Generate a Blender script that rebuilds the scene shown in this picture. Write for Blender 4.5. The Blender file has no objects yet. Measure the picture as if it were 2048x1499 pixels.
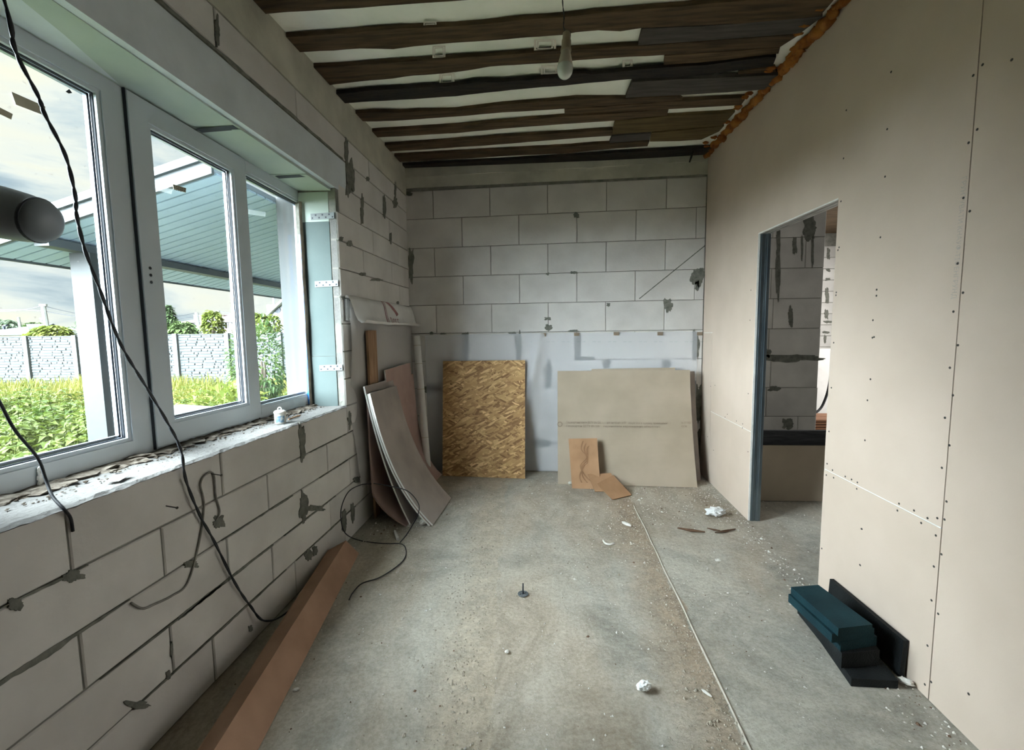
import bpy, bmesh, math, random
from mathutils import Vector, Matrix, noise
random.seed(7)
sc = bpy.context.scene
COL = sc.collection

# ------------------------------------------------------------------ camera
FPX, YAW, PITCH, ROLL = 867.33, .0702, -.0900, -.0131
CAMZ = 1.475
IW, IH = 2048, 1499
_fw = Vector((-math.sin(YAW)*math.cos(PITCH), math.cos(YAW)*math.cos(PITCH), math.sin(PITCH)))
_ri = Vector((math.cos(YAW), math.sin(YAW), 0)); _up = _ri.cross(_fw)
_r2 = math.cos(ROLL)*_ri + math.sin(ROLL)*_up
_u2 = -math.sin(ROLL)*_ri + math.cos(ROLL)*_up
CAMP = Vector((0, 0, CAMZ))
cam_data = bpy.data.cameras.new('camera'); cam = bpy.data.objects.new('camera', cam_data); COL.objects.link(cam)
cam_data.sensor_width = 36; cam_data.lens = FPX/IW*36; cam_data.clip_start = .02; cam_data.clip_end = 500
_m = Matrix((_r2, _u2, -_fw)).transposed().to_4x4(); _m.translation = CAMP
cam.matrix_world = _m
sc.camera = cam

# ------------------------------------------------------------------ light
sc.view_settings.view_transform = 'Standard'; sc.view_settings.look = 'None'
sc.view_settings.gamma = 1; sc.view_settings.use_curve_mapping = False
sc.view_settings.exposure = 1.4
SKY = .43
wd = bpy.data.worlds.new('sky'); sc.world = wd; wd.use_nodes = True
nt = wd.node_tree; nt.nodes.clear()
N = nt.nodes.new; L = nt.links.new
tc = N('ShaderNodeTexCoord'); mp = N('ShaderNodeMapping'); mp.inputs['Scale'].default_value = (1.0, 1.0, 3.4)
L(tc.outputs['Generated'], mp.inputs['Vector'])
nz = N('ShaderNodeTexNoise'); nz.inputs['Scale'].default_value = 3.2; nz.inputs['Detail'].default_value = 9
nz.inputs['Roughness'].default_value = .58; nz.inputs['Distortion'].default_value = .5
L(mp.outputs['Vector'], nz.inputs['Vector'])
rp = N('ShaderNodeValToRGB'); e = rp.color_ramp.elements
e[0].position = .33; e[0].color = (.33, .50, .66, 1)
e[1].position = .68; e[1].color = (1.0, .96, .80, 1)
for p, c in ((.41, (.44, .55, .62, 1)), (.48, (.66, .75, .78, 1)), (.56, (.90, .92, .86, 1))):
    q = e.new(p); q.color = c
L(nz.outputs['Fac'], rp.inputs['Fac'])
bg = N('ShaderNodeBackground'); bg.inputs['Strength'].default_value = SKY
L(rp.outputs['Color'], bg.inputs['Color'])
ow = N('ShaderNodeOutputWorld'); L(bg.outputs['Background'], ow.inputs['Surface'])
sd = bpy.data.lights.new('sun', 'SUN'); sd.energy = 36; sd.angle = math.radians(100); sd.color = (.84, .93, 1)
sun = bpy.data.objects.new('sun', sd); COL.objects.link(sun)
sun.rotation_euler = Vector((.57, .60, -.57)).to_track_quat('-Z', 'Y').to_euler()   # broad veiled sun over the yard

# area lamp added outside the next room's side window to brighten it
def area(name, loc, dirv, sx, sy, power, col):
    a_ = bpy.data.lights.new(name, 'AREA'); a_.shape = 'RECTANGLE'; a_.size = sx; a_.size_y = sy; a_.energy = power; a_.color = col
    o = bpy.data.objects.new(name, a_); COL.objects.link(o); o.location = loc
    o.rotation_euler = Vector(dirv).to_track_quat('-Z', 'Y').to_euler()
area('fill_next_room', (6.35, 6.25, 1.7), (-1, .25, -.1), 2.6, 1.7, 60, (1, .99, .95))

# ------------------------------------------------------------------ pixel rays
XL, D, XR0, RA = -1.42, 4.632, 1.462, .0434
CE0, CE1 = 3.052, .039
def ray(x, y): return _fw + (x-IW/2)/FPX*_r2 + (IH/2-y)/FPX*_u2
def onX(x, y, X=XL): d = ray(x, y); return CAMP + d*(X/d.x)
def onY(x, y, Y=D): d = ray(x, y); return CAMP + d*(Y/d.y)
def onZ(x, y, Z=0): d = ray(x, y); return CAMP + d*((Z-CAMZ)/d.z)
def onR(x, y, off=0): d = ray(x, y); return CAMP + d*((XR0-off)/(d.x-RA*d.y))
def onC(x, y, off=0): d = ray(x, y); return CAMP + d*((CE0+off-CAMZ)/(d.z-CE1*d.y))
def zc(y): return CE0 + CE1*y
def xr(y): return XR0 + RA*y

# ------------------------------------------------------------------ helpers
def lin(c):
    return tuple((v/12.92 if v <= .04045 else ((v+.055)/1.055)**2.4) for v in c)
MATS = {}
def pm(name, c1, c2=None, scale=6, rough=.85, bump=.0, bscale=None, detail=6, stretch=(1, 1, 1), rnd=0., spec=.25,
       metal=0., lo=.35, hi=.65, coord='Object', dist=0., alpha=None, trans=0.):
    """two-tone noise material; colours are linear reflectances"""
    m = bpy.data.materials.new(name); m.use_nodes = True; MATS[name] = m
    t = m.node_tree; b = t.nodes['Principled BSDF']; n = t.nodes.new; l = t.links.new
    b.inputs['Roughness'].default_value = rough; b.inputs['Specular IOR Level'].default_value = spec
    b.inputs['Metallic'].default_value = metal
    if c2 is None: c2 = c1
    tcn = n('ShaderNodeTexCoord'); mpn = n('ShaderNodeMapping'); mpn.inputs['Scale'].default_value = stretch
    l(tcn.outputs[coord], mpn.inputs['Vector'])
    oi = n('ShaderNodeObjectInfo')
    if rnd:
        mu = n('ShaderNodeVectorMath'); mu.operation = 'SCALE'; mu.inputs[0].default_value = (31, 17, 23)
        l(oi.outputs['Random'], mu.inputs['Scale']); l(mu.outputs[0], mpn.inputs['Location'])
    tx = n('ShaderNodeTexNoise'); tx.inputs['Scale'].default_value = scale; tx.inputs['Detail'].default_value = detail
    tx.inputs['Distortion'].default_value = dist
    l(mpn.outputs[0], tx.inputs['Vector'])
    r = n('ShaderNodeValToRGB'); r.color_ramp.elements[0].position = lo; r.color_ramp.elements[1].position = hi
    r.color_ramp.elements[0].color = (*c1, 1); r.color_ramp.elements[1].color = (*c2, 1)
    l(tx.outputs['Fac'], r.inputs['Fac'])
    out = r.outputs['Color']
    if rnd:
        mr = n('ShaderNodeMapRange'); mr.inputs['To Min'].default_value = 1-rnd; mr.inputs['To Max'].default_value = 1+rnd
        l(oi.outputs['Random'], mr.inputs['Value'])
        vm = n('ShaderNodeVectorMath'); vm.operation = 'SCALE'; l(out, vm.inputs[0]); l(mr.outputs[0], vm.inputs['Scale'])
        out = vm.outputs[0]
    l(out, b.inputs['Base Color'])
    if bump:
        t2 = n('ShaderNodeTexNoise'); t2.inputs['Scale'].default_value = bscale or scale*4; t2.inputs['Detail'].default_value = 8
        l(mpn.outputs[0], t2.inputs['Vector'])
        bp = n('ShaderNodeBump'); bp.inputs['Strength'].default_value = bump; bp.inputs['Distance'].default_value = .01
        l(t2.outputs['Fac'], bp.inputs['Height']); l(bp.outputs[0], b.inputs['Normal'])
    if alpha is not None: b.inputs['Alpha'].default_value = alpha
    if trans:
        tr = n('ShaderNodeBsdfTranslucent'); l(out, tr.inputs['Color']); ms = n('ShaderNodeMixShader')
        ms.inputs[0].default_value = trans; l(b.outputs[0], ms.inputs[1]); l(tr.outputs[0], ms.inputs[2])
        l(ms.outputs[0], t.nodes['Material Output'].inputs['Surface'])
    return m

def tag(o, label=None, cat=None, group=None, kind=None):
    if label: o['label'] = label
    if cat: o['category'] = cat
    if group: o['group'] = group
    if kind: o['kind'] = kind
    return o
def thing(name, label, cat, loc=(0, 0, 0), group=None, kind=None):
    o = bpy.data.objects.new(name, None); COL.objects.link(o); o.location = loc; o.empty_display_size = .05
    return tag(o, label, cat, group, kind)
def wloc(o):
    v = Vector(o.location)
    return v + wloc(o.parent) if o.parent else v
def mk(name, vs, fs, mat, parent=None, smooth=False):
    """mesh object from world-space vertices; origin at the base centre"""
    vs = [Vector(v) for v in vs]
    org = Vector((sum(v.x for v in vs)/len(vs), sum(v.y for v in vs)/len(vs), min(v.z for v in vs)))
    me = bpy.data.meshes.new(name); me.from_pydata([v-org for v in vs], [], fs); me.update()
    bm = bmesh.new(); bm.from_mesh(me); bmesh.ops.recalc_face_normals(bm, faces=bm.faces); bm.to_mesh(me); bm.free()
    me.materials.append(MATS[mat])
    if smooth:
        for p in me.polygons: p.use_smooth = True
    o = bpy.data.objects.new(name, me); COL.objects.link(o)
    if parent: o.parent = parent; o.location = org - wloc(parent)
    else: o.location = org
    return o
class MB:
    """collects shapes that belong to ONE part"""
    def __init__(s): s.v = []; s.f = []
    def add(s, vs, fs):
        k = len(s.v); s.v += [Vector(v) for v in vs]; s.f += [tuple(i+k for i in f) for f in fs]; return s
    def box(s, a, b):
        (x0, y0, z0), (x1, y1, z1) = a, b
        return s.add([(x0, y0, z0), (x1, y0, z0), (x1, y1, z0), (x0, y1, z0), (x0, y0, z1), (x1, y0, z1), (x1, y1, z1), (x0, y1, z1)],
                     [(0, 1, 2, 3), (4, 5, 6, 7), (0, 1, 5, 4), (1, 2, 6, 5), (2, 3, 7, 6), (3, 0, 4, 7)])
    def hexa(s, q, d):
        """quad q (4 points) given thickness vector d"""
        q = [Vector(p) for p in q]; d = Vector(d)
        return s.add(q+[p+d for p in q], [(0, 1, 2, 3), (4, 5, 6, 7), (0, 1, 5, 4), (1, 2, 6, 5), (2, 3, 7, 6), (3, 0, 4, 7)])
    def prism(s, poly, d):
        n = len(poly); d = Vector(d); poly = [Vector(p) for p in poly]
        return s.add(poly+[p+d for p in poly], [tuple(range(n)), tuple(range(n, 2*n))]+[(i, (i+1) % n, (i+1) % n+n, i+n) for i in range(n)])
    def tube(s, pts, r, n=8, cap=True):
        pts = [Vector(p) for p in pts]; rr = r if isinstance(r, (list, tuple)) else [r]*len(pts)
        k0 = len(s.v); ref = None
        for i, p in enumerate(pts):
            t = (pts[min(i+1, len(pts)-1)]-pts[max(i-1, 0)])
            if t.length < 1e-9: t = Vector((0, 0, 1))
            t.normalize()
            if ref is None: ref = t.orthogonal().normalized()
            a = (ref - t*ref.dot(t))
            if a.length < 1e-6: a = t.orthogonal()
            a.normalize(); ref = a; b = t.cross(a)
            for j in range(n):
                w = 2*math.pi*j/n; s.v.append(p+(a*math.cos(w)+b*math.sin(w))*rr[i])
        for i in range(len(pts)-1):
            for j in range(n):
                s.f.append((k0+i*n+j, k0+i*n+(j+1) % n, k0+(i+1)*n+(j+1) % n, k0+(i+1)*n+j))
        if cap:
            s.f.append(tuple(k0+j for j in range(n))); s.f.append(tuple(k0+(len(pts)-1)*n+j for j in range(n)))
        return s
    def blob(s, c, r, seed=0, rough=.3, sub=2, freq=2.2):
        bm = bmesh.new(); bmesh.ops.create_icosphere(bm, subdivisions=sub, radius=1)
        r = Vector(r) if not isinstance(r, (int, float)) else Vector((r, r, r)); off = Vector((seed*3.17, seed*1.7, seed*.9))
        vs = [];
        for v in bm.verts:
            k = 1+rough*noise.noise(v.co*freq+off)*1.6
            vs.append(Vector(c)+Vector((v.co.x*r.x, v.co.y*r.y, v.co.z*r.z))*k)
        fs = [tuple(x.index for x in f.verts) for f in bm.faces]; bm.free()
        return s.add(vs, fs)
    def lathe(s, prof, c, axis=(0, 0, 1), n=20):
        """profile [(radius, height)] about an axis through c"""
        ax = Vector(axis).normalized(); a = ax.orthogonal().normalized(); b = ax.cross(a); c = Vector(c); k0 = len(s.v)
        for (r, h) in prof:
            for j in range(n):
                w = 2*math.pi*j/n; s.v.append(c+ax*h+(a*math.cos(w)+b*math.sin(w))*max(r, 1e-4))
        for i in range(len(prof)-1):
            for j in range(n): s.f.append((k0+i*n+j, k0+i*n+(j+1) % n, k0+(i+1)*n+(j+1) % n, k0+(i+1)*n+j))
        s.f.append(tuple(k0+j for j in range(n))); s.f.append(tuple(k0+(len(prof)-1)*n+j for j in range(n)))
        return s
    def build(s, name, mat, parent=None, smooth=False): return mk(name, s.v, s.f, mat, parent, smooth)
def spline(pts, k=6):
    """Catmull-Rom through points"""
    pts = [Vector(p) for p in pts]; out = []
    for i in range(len(pts)-1):
        p0, p1, p2, p3 = pts[max(i-1, 0)], pts[i], pts[i+1], pts[min(i+2, len(pts)-1)]
        for j in range(k):
            t = j/k
            out.append(.5*((2*p1)+(p2-p0)*t+(2*p0-5*p1+4*p2-p3)*t*t+(3*p1-p0-3*p2+p3)*t**3))
    out.append(pts[-1]); return out
def struct(o, label=None): return tag(o, label, None, None, 'structure')

# ------------------------------------------------------------------ materials
pm('block', (.60, .575, .55), (.70, .675, .65), 3.5, .95, .15, 60, rnd=.05)
pm('mortar', (.20, .20, .175), (.29, .28, .25), 18, .95, .4, 70)
pm('smear', (.125, .13, .11), (.22, .22, .19), 25, .95, .5, 80)
pm('beam', (0.4805, 0.4709, 0.39), (0.6261, 0.6037, 0.507), 5, .9, .3, 40)
pm('lintel', (0.559, 0.6072, 0.6364), (0.676, 0.7314, 0.7696), 4, .9, .15, 40)
pm('drywall', (0.6009, 0.4924, 0.3995), (0.6565, 0.5411, 0.4465), 2.2, .85, .04, 220, spec=.2)
pm('drywall_back', (.42, .35, .265), (.48, .40, .31), 3, .88, .04, 200, spec=.2)
pm('drywall_grey', (.30, .265, .245), (.40, .35, .32), 3, .8, .05, 120, rnd=.1, spec=.3)
pm('drywall_pink', (0.378, 0.261, 0.234), (0.45, 0.324, 0.288), 3, .88, .05, 160)
pm('gypsum', (.78, .76, .72), (.86, .84, .8), 20, .95, .3, 90)
pm('screw', (.05, .045, .04), None, rough=.6)
pm('print_ink', (0.225, 0.1762, 0.135), (0.255, 0.2025, 0.1575), 60, .9)
pm('print_ink_wall', (.46, .40, .35), (.56, .49, .43), 60, .9)
pm('red_ink', (.42, .21, .22), (.52, .30, .31), 30, .85)
pm('pale_ink', (.66, .60, .52), (.74, .70, .62), 30, .85)
pm('pvc', (0.5544, 0.6132, 0.6636), (0.588, 0.6468, 0.6888), 2, .32, spec=.5)
pm('gasket', (.035, .04, .05), None, rough=.5)
pm('spacer', (.42, .46, .52), None, rough=.3, metal=.7)
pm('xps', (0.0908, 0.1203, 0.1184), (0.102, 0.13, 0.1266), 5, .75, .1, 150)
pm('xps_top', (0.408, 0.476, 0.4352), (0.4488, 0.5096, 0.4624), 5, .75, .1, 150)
pm('strap', (0.189, 0.2048, 0.2079), (0.2142, 0.2268, 0.2268), 8, .55, metal=.2)
pm('foil_blue', (.02, .14, .42), (.04, .20, .5), 6, .3, spec=.5)
pm('foil_brown', (.22, .17, .13), (.34, .28, .22), 14, .6)
pm('dust', (.075, .058, .042), (.22, .19, .155), 30, .95, .6, 90, lo=.4, hi=.6)
pm('plaster_white', (0.1714, 0.1665, 0.1569), (0.1952, 0.1904, 0.1806), 12, .95, .7, 60)
pm('wood_dark', (0.0575, 0.0386, 0.0214), (0.1355, 0.0891, 0.0499), 4, .85, .35, 18, stretch=(1, 9, 9), rnd=.22, coord='Object')
pm('wood_black', (.010, .010, .010), (.035, .026, .02), 6, .75, .6, 24, stretch=(1, 6, 6))
pm('wood_grey', (0.0636, 0.0552, 0.0504), (0.1044, 0.0924, 0.0828), 4, .85, .3, 20, stretch=(1, 9, 9))
pm('wood_olive', (0.0754, 0.0533, 0.0234), (0.1417, 0.1014, 0.0442), 4, .85, .3, 20, stretch=(1, 9, 9), rnd=.1)
pm('wood_plank', (.28, .165, .09), (.40, .25, .15), 4, .8, .2, 30, stretch=(8, 8, 1))
pm('timber_floor', (.10, .055, .035), (.17, .10, .06), 8, .9, .5, 40, stretch=(1, 6, 6))
pm('plank_charcoal', (.035, .037, .042), (.075, .075, .08), 5, .7, .4, 20, stretch=(1, 10, 10))
pm('foam_orange', (.20, .062, .010), (.42, .17, .035), 10, .8, .5, 50)
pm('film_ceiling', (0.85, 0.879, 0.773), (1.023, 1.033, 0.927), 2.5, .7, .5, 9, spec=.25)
pm('white_paper', (.72, .70, .68), (.78, .77, .75), 6, .75, .2, 14)
pm('cardboard', (0.3731, 0.2247, 0.1514), (0.4627, 0.2894, 0.199), 5, .9, .12, 90)
pm('hardboard', (0.391, 0.224, 0.121), (0.483, 0.287, 0.161), 5, .7, .1, 80)
pm('hardboard_stain', (.25, .135, .07), (.34, .19, .10), 14, .7)
pm('teal_foam', (0.003, 0.0229, 0.0306), (0.0059, 0.0357, 0.0459), 8, .8, .3, 120)
pm('black_foam', (.006, .008, .009), (.013, .016, .017), 10, .7, .4, 160)
pm('black_cable', (.016, .018, .022), (.03, .032, .036), 30, .5, spec=.4)
pm('grey_cable', (.22, .21, .185), (.30, .29, .26), 30, .7)
pm('steel', (.19, .235, .265), (.28, .325, .35), 5, .38, metal=.85, spec=.5, stretch=(6, 6, 1))
pm('steel_light', (.45, .45, .43), (.6, .6, .58), 9, .45, metal=.6)
pm('styrofoam', (.84, .84, .82), (.9, .9, .88), 30, .9, .8, 90)
pm('chip_white', (.62, .59, .53), (.82, .80, .75), 8, .95)
pm('chip_brown', (.13, .08, .05), (.20, .13, .09), 12, .95)
pm('bulb_plastic', (.52, .45, .36), (.58, .51, .42), 8, .5)
pm('bulb_globe', (.70, .74, .68), None, rough=.18, spec=.6)
pm('socket', (.34, .28, .19), (.40, .33, .23), 10, .55)
pm('pod_grey', (0.21, 0.2415, 0.273), (0.273, 0.3045, 0.336), 4, .45, spec=.4)
pm('tub_white', (.66, .64, .58), (.74, .72, .67), 10, .55)
pm('tub_print', (.18, .30, .42), (.6, .62, .6), 40, .6, lo=.45, hi=.55)
pm('tape_beige', (.44, .40, .31), (.52, .48, .38), 12, .8)
pm('tape_brown', (.22, .17, .125), (.30, .24, .18), 12, .8)
pm('disc_grey', (.09, .105, .115), (.15, .17, .18), 10, .55)
pm('facade', (0.0858, 0.0904, 0.0928), (0.0928, 0.0963, 0.0975), 3, .9, .1, 60)
pm('canopy_metal', (0.3312, 0.4227, 0.5022), (0.3956, 0.494, 0.5832), 3, .55, .1, 20, spec=.4)
pm('canopy_white', (0.0618, 0.0703, 0.0752), (0.0716, 0.0804, 0.0841), 3, .5, spec=.4)
pm('post_paint', (0.0248, 0.0286, 0.0296), (0.0286, 0.032, 0.033), 4, .5, .1, 30, spec=.4)
pm('fence_white', (0.071, 0.075, 0.075), (0.0811, 0.084, 0.0832), 5, .85, .2, 30)
pm('fence_joint', (0.1295, 0.153, 0.1608), (0.1653, 0.1845, 0.1925), 6, .9)
pm('fence_post', (0.0752, 0.0824, 0.0824), (0.0853, 0.0909, 0.0909), 5, .85)
pm('soil', (0.0315, 0.0385, 0.0105), (0.07, 0.077, 0.021), .8, .95, .5, 8)
pm('leaf', (0.044, 0.0793, 0.0103), (0.0989, 0.1244, 0.019), 1.1, .6, rnd=.0, spec=.3, trans=.35)
pm('leaf_bright', (0.1017, 0.1352, 0.019), (0.1555, 0.1718, 0.031), 1.2, .6, spec=.3, trans=.35)
pm('leaf_shrub', (0.031, 0.0713, 0.0172), (0.0858, 0.1307, 0.033), 2.0, .55, spec=.35, trans=.3)
pm('grass_tall', (0.1164, 0.1271, 0.021), (0.1693, 0.1637, 0.0384), .9, .7, trans=.3)
pm('tree_leaf', (0.051, 0.0884, 0.0272), (0.102, 0.1428, 0.0442), .35, .75, trans=.2)
pm('tree_grey', (0.0977, 0.1421, 0.0888), (0.1598, 0.2042, 0.1288), .35, .75, trans=.2)
pm('conifer', (0.0455, 0.084, 0.0315), (0.0875, 0.1295, 0.049), .5, .75, trans=.15)
pm('bark', (.10, .08, .06), (.17, .14, .11), 5, .9, .4)
pm('roof_slate', (0.0653, 0.0743, 0.0855), (0.0855, 0.0945, 0.1057), 2, .7)
pm('roof_brown', (0.108, 0.0945, 0.0945), (0.1395, 0.1237, 0.1215), 2, .8)
pm('house_cream', (0.2851, 0.2693, 0.2297), (0.3089, 0.293, 0.2578), 1, .9)
pm('house_white', (0.293, 0.2894, 0.2815), (0.3168, 0.3132, 0.3053), 1, .9)
pm('house_grey', (0.1814, 0.1901, 0.1987), (0.2074, 0.216, 0.2246), 1, .9)
pm('house_glass', (.10, .13, .16), (.16, .20, .24), 2, .15, spec=.6)
pm('plum', (.20, .12, .13), (.26, .17, .18), 2, .8)
pm('utility_pole', (.22, .22, .22), (.30, .30, .29), 3, .9)
pm('slab_white', (0.1521, 0.1478, 0.1394), (0.169, 0.1647, 0.1563), 3, .8)

def floor_material():
    m = bpy.data.materials.new('concrete_floor'); m.use_nodes = True; MATS['floor'] = m
    t = m.node_tree; b = t.nodes['Principled BSDF']; n = t.nodes.new; l = t.links.new
    b.inputs['Roughness'].default_value = .78; b.inputs['Specular IOR Level'].default_value = .3
    tcn = n('ShaderNodeTexCoord')
    def nz(s, d, r=.6, st=(1, 1, 1), dist=0):
        mpn = n('ShaderNodeMapping'); mpn.inputs['Scale'].default_value = st; l(tcn.outputs['Object'], mpn.inputs[0])
        x = n('ShaderNodeTexNoise'); x.inputs['Scale'].default_value = s; x.inputs['Detail'].default_value = d
        x.inputs['Roughness'].default_value = r; x.inputs['Distortion'].default_value = dist; l(mpn.outputs[0], x.inputs['Vector']); return x.outputs['Fac']
    def ramp(f, stops):
        r = n('ShaderNodeValToRGB'); e = r.color_ramp.elements; e[0].position, e[0].color = stops[0][0], (*stops[0][1], 1)
        e[1].position, e[1].color = stops[-1][0], (*stops[-1][1], 1)
        for p, c in stops[1:-1]: q = e.new(p); q.color = (*c, 1)
        l(f, r.inputs[0]); return r.outputs['Color']
    def mix(f, a, c, ty='MIX'):
        x = n('ShaderNodeMix'); x.data_type = 'RGBA'; x.blend_type = ty
        if isinstance(f, float): x.inputs[0].default_value = f
        else: l(f, x.inputs[0])
        l(a, x.inputs[6]); l(c, x.inputs[7]); return x.outputs[2]
    base = ramp(nz(1.9, 12, .72, dist=.3), [(.30, (.24, .23, .195)), (.43, (.42, .40, .345)), (.55, (.58, .55, .475)), (.72, (.68, .64, .55))])
    dust = ramp(nz(3.1, 12, .75, (1, .55, 1), .6), [(.36, (.30, .235, .165)), (.5, (.50, .42, .325)), (.64, (.66, .585, .48))])
    fac = ramp(nz(.9, 7, .6, (1.3, .5, 1), .8), [(.45, (0, 0, 0)), (.62, (.75, .75, .75))])
    c = mix(fac, base, dust)
    # brown dust trodden in along the seam and a pale rough strip down the room
    def band(px, py, sx_, sy_, lo_, mid, hi_, col, amt, fs):
        geo = n('ShaderNodeNewGeometry'); sb = n('ShaderNodeVectorMath'); sb.operation = 'SUBTRACT'; sb.inputs[1].default_value = (px, py, 0); l(geo.outputs['Position'], sb.inputs[0])
        wn = n('ShaderNodeTexNoise'); wn.inputs['Scale'].default_value = 5; wn.inputs['Detail'].default_value = 8; l(geo.outputs['Position'], wn.inputs['Vector'])
        dt = n('ShaderNodeVectorMath'); dt.operation = 'DOT_PRODUCT'; dt.inputs[1].default_value = (sx_, sy_, 0); l(sb.outputs[0], dt.inputs[0])
        ad = n('ShaderNodeMath'); ad.operation = 'MULTIPLY_ADD'; ad.inputs[1].default_value = .16; l(wn.outputs['Fac'], ad.inputs[0]); l(dt.outputs['Value'], ad.inputs[2])
        mr = n('ShaderNodeMapRange'); mr.inputs['From Min'].default_value = lo_+.08; mr.inputs['From Max'].default_value = hi_+.08; l(ad.outputs[0], mr.inputs['Value'])
        rr = ramp(mr.outputs[0], [(0, (0, 0, 0)), (.3, (amt*.5,)*3), (mid, (amt,)*3), (.97, (amt*.9,)*3), (1, (0, 0, 0))])
        tx_ = ramp(nz(fs, 12, .8), [(.36, tuple(v*.62 for v in col)), (.62, tuple(min(1, v*1.25) for v in col))])
        return rr, tx_
    a_, b_ = onZ(1268, 1010), onZ(1502, 1499); sd_ = Vector(((b_-a_).y, -(b_-a_).x, 0)).normalized()
    if sd_.x < 0: sd_ = -sd_
    m1, t1 = band(a_.x, a_.y, sd_.x, sd_.y, -.30, .75, .005, (.46, .355, .255), .8, 14); c = mix(m1, c, t1)
    m2, t2 = band(-.42, 2.5, 1, .06, -.16, .5, .16, (.56, .48, .37), .55, 11); c = mix(m2, c, t2)
    speck = ramp(nz(55, 6, .8), [(.42, (.72, .69, .62)), (.55, (1, 1, 1)), (.70, (1.15, 1.13, 1.08))])
    c = mix(.6, c, speck, 'MULTIPLY')
    l(c, b.inputs['Base Color'])
    bp = n('ShaderNodeBump'); bp.inputs['Strength'].default_value = .8; bp.inputs['Distance'].default_value = .025
    l(nz(10, 13, .78), bp.inputs['Height']); l(bp.outputs[0], b.inputs['Normal'])
floor_material()
def osb_material():
    m = bpy.data.materials.new('osb'); m.use_nodes = True; MATS['osb'] = m
    t = m.node_tree; b = t.nodes['Principled BSDF']; n = t.nodes.new; l = t.links.new
    b.inputs['Roughness'].default_value = .7
    tcn = n('ShaderNodeTexCoord'); prev = None
    for i, (rot, sx, sz) in enumerate(((-.75, 28, 105), (.85, 30, 115), (.12, 26, 100), (-.45, 28, 120), (.5, 30, 125))):
        mr_ = n('ShaderNodeMapping'); mr_.inputs['Rotation'].default_value = (0, rot, 0); l(tcn.outputs['Object'], mr_.inputs[0])
        mpn = n('ShaderNodeMapping'); mpn.inputs['Scale'].default_value = (sx, 1, sz); mpn.inputs['Location'].default_value = (i*3.3, 0, i*7.1)
        l(mr_.outputs[0], mpn.inputs[0])
        nzt = n('ShaderNodeTexNoise'); nzt.inputs['Scale'].default_value = .25; l(mpn.outputs[0], nzt.inputs['Vector'])
        ad = n('ShaderNodeVectorMath'); ad.operation = 'MULTIPLY_ADD'; l(nzt.outputs['Color'], ad.inputs[0]); ad.inputs[1].default_value = (2.5, 2.5, 2.5); l(mpn.outputs[0], ad.inputs[2])
        v = n('ShaderNodeTexVoronoi'); v.inputs['Scale'].default_value = .45; l(ad.outputs[0], v.inputs['Vector'])
        sp = n('ShaderNodeSeparateColor'); l(v.outputs['Color'], sp.inputs[0])
        r = n('ShaderNodeValToRGB'); e = r.color_ramp.elements
        e[0].color = (.25, .125, .048, 1); e[1].color = (.84, .59, .29, 1); q = e.new(.35); q.color = (.47, .275, .115, 1); q = e.new(.75); q.color = (.58, .365, .16, 1)
        l(sp.outputs[0], r.inputs[0])
        if prev is None: prev = r.outputs[0]
        else:
            g = n('ShaderNodeMath'); g.operation = 'GREATER_THAN'; g.inputs[1].default_value = .55; l(sp.outputs[1], g.inputs[0])
            x = n('ShaderNodeMix'); x.data_type = 'RGBA'; l(g.outputs[0], x.inputs[0]); l(prev, x.inputs[6]); l(r.outputs[0], x.inputs[7]); prev = x.outputs[2]
    l(prev, b.inputs['Base Color'])
    bp = n('ShaderNodeBump'); bp.inputs['Strength'].default_value = .3; bp.inputs['Distance'].default_value = .004; l(prev, bp.inputs['Height']); l(bp.outputs[0], b.inputs['Normal'])
osb_material()
def glass_material():
    m = bpy.data.materials.new('pane_glass'); m.use_nodes = True; MATS['glass'] = m
    t = m.node_tree; t.nodes.clear(); n = t.nodes.new; l = t.links.new
    out = n('ShaderNodeOutputMaterial'); tr = n('ShaderNodeBsdfTransparent'); tr.inputs[0].default_value = (.96, .985, .98, 1)
    gl = n('ShaderNodeBsdfGlossy'); gl.inputs['Roughness'].default_value = .02
    fr = n('ShaderNodeLayerWeight'); fr.inputs[0].default_value = .5
    pw = n('ShaderNodeMath'); pw.operation = 'POWER'; pw.inputs[1].default_value = 5; l(fr.outputs['Facing'], pw.inputs[0])
    fm = n('ShaderNodeMath'); fm.operation = 'MULTIPLY_ADD'; fm.inputs[1].default_value = .5; fm.inputs[2].default_value = .02; l(pw.outputs[0], fm.inputs[0])
    mx = n('ShaderNodeMixShader'); l(fm.outputs[0], mx.inputs[0]); l(tr.outputs[0], mx.inputs[1]); l(gl.outputs[0], mx.inputs[2])
    df = n('ShaderNodeBsdfDiffuse'); df.inputs[0].default_value = (.8, .84, .85, 1)
    tcn = n('ShaderNodeTexCoord'); a = n('ShaderNodeTexNoise'); a.inputs['Scale'].default_value = 38; a.inputs['Detail'].default_value = 5; l(tcn.outputs['Object'], a.inputs['Vector'])
    r = n('ShaderNodeValToRGB'); r.color_ramp.elements[0].position = .68; r.color_ramp.elements[0].color = (.012, .012, .012, 1); r.color_ramp.elements[1].position = .76; r.color_ramp.elements[1].color = (.3, .3, .3, 1)
    l(a.outputs['Fac'], r.inputs[0]); m2 = n('ShaderNodeMixShader'); l(r.outputs[0], m2.inputs[0]); l(mx.outputs[0], m2.inputs[1]); l(df.outputs[0], m2.inputs[2])
    l(m2.outputs[0], out.inputs[0])
glass_material()
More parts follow.
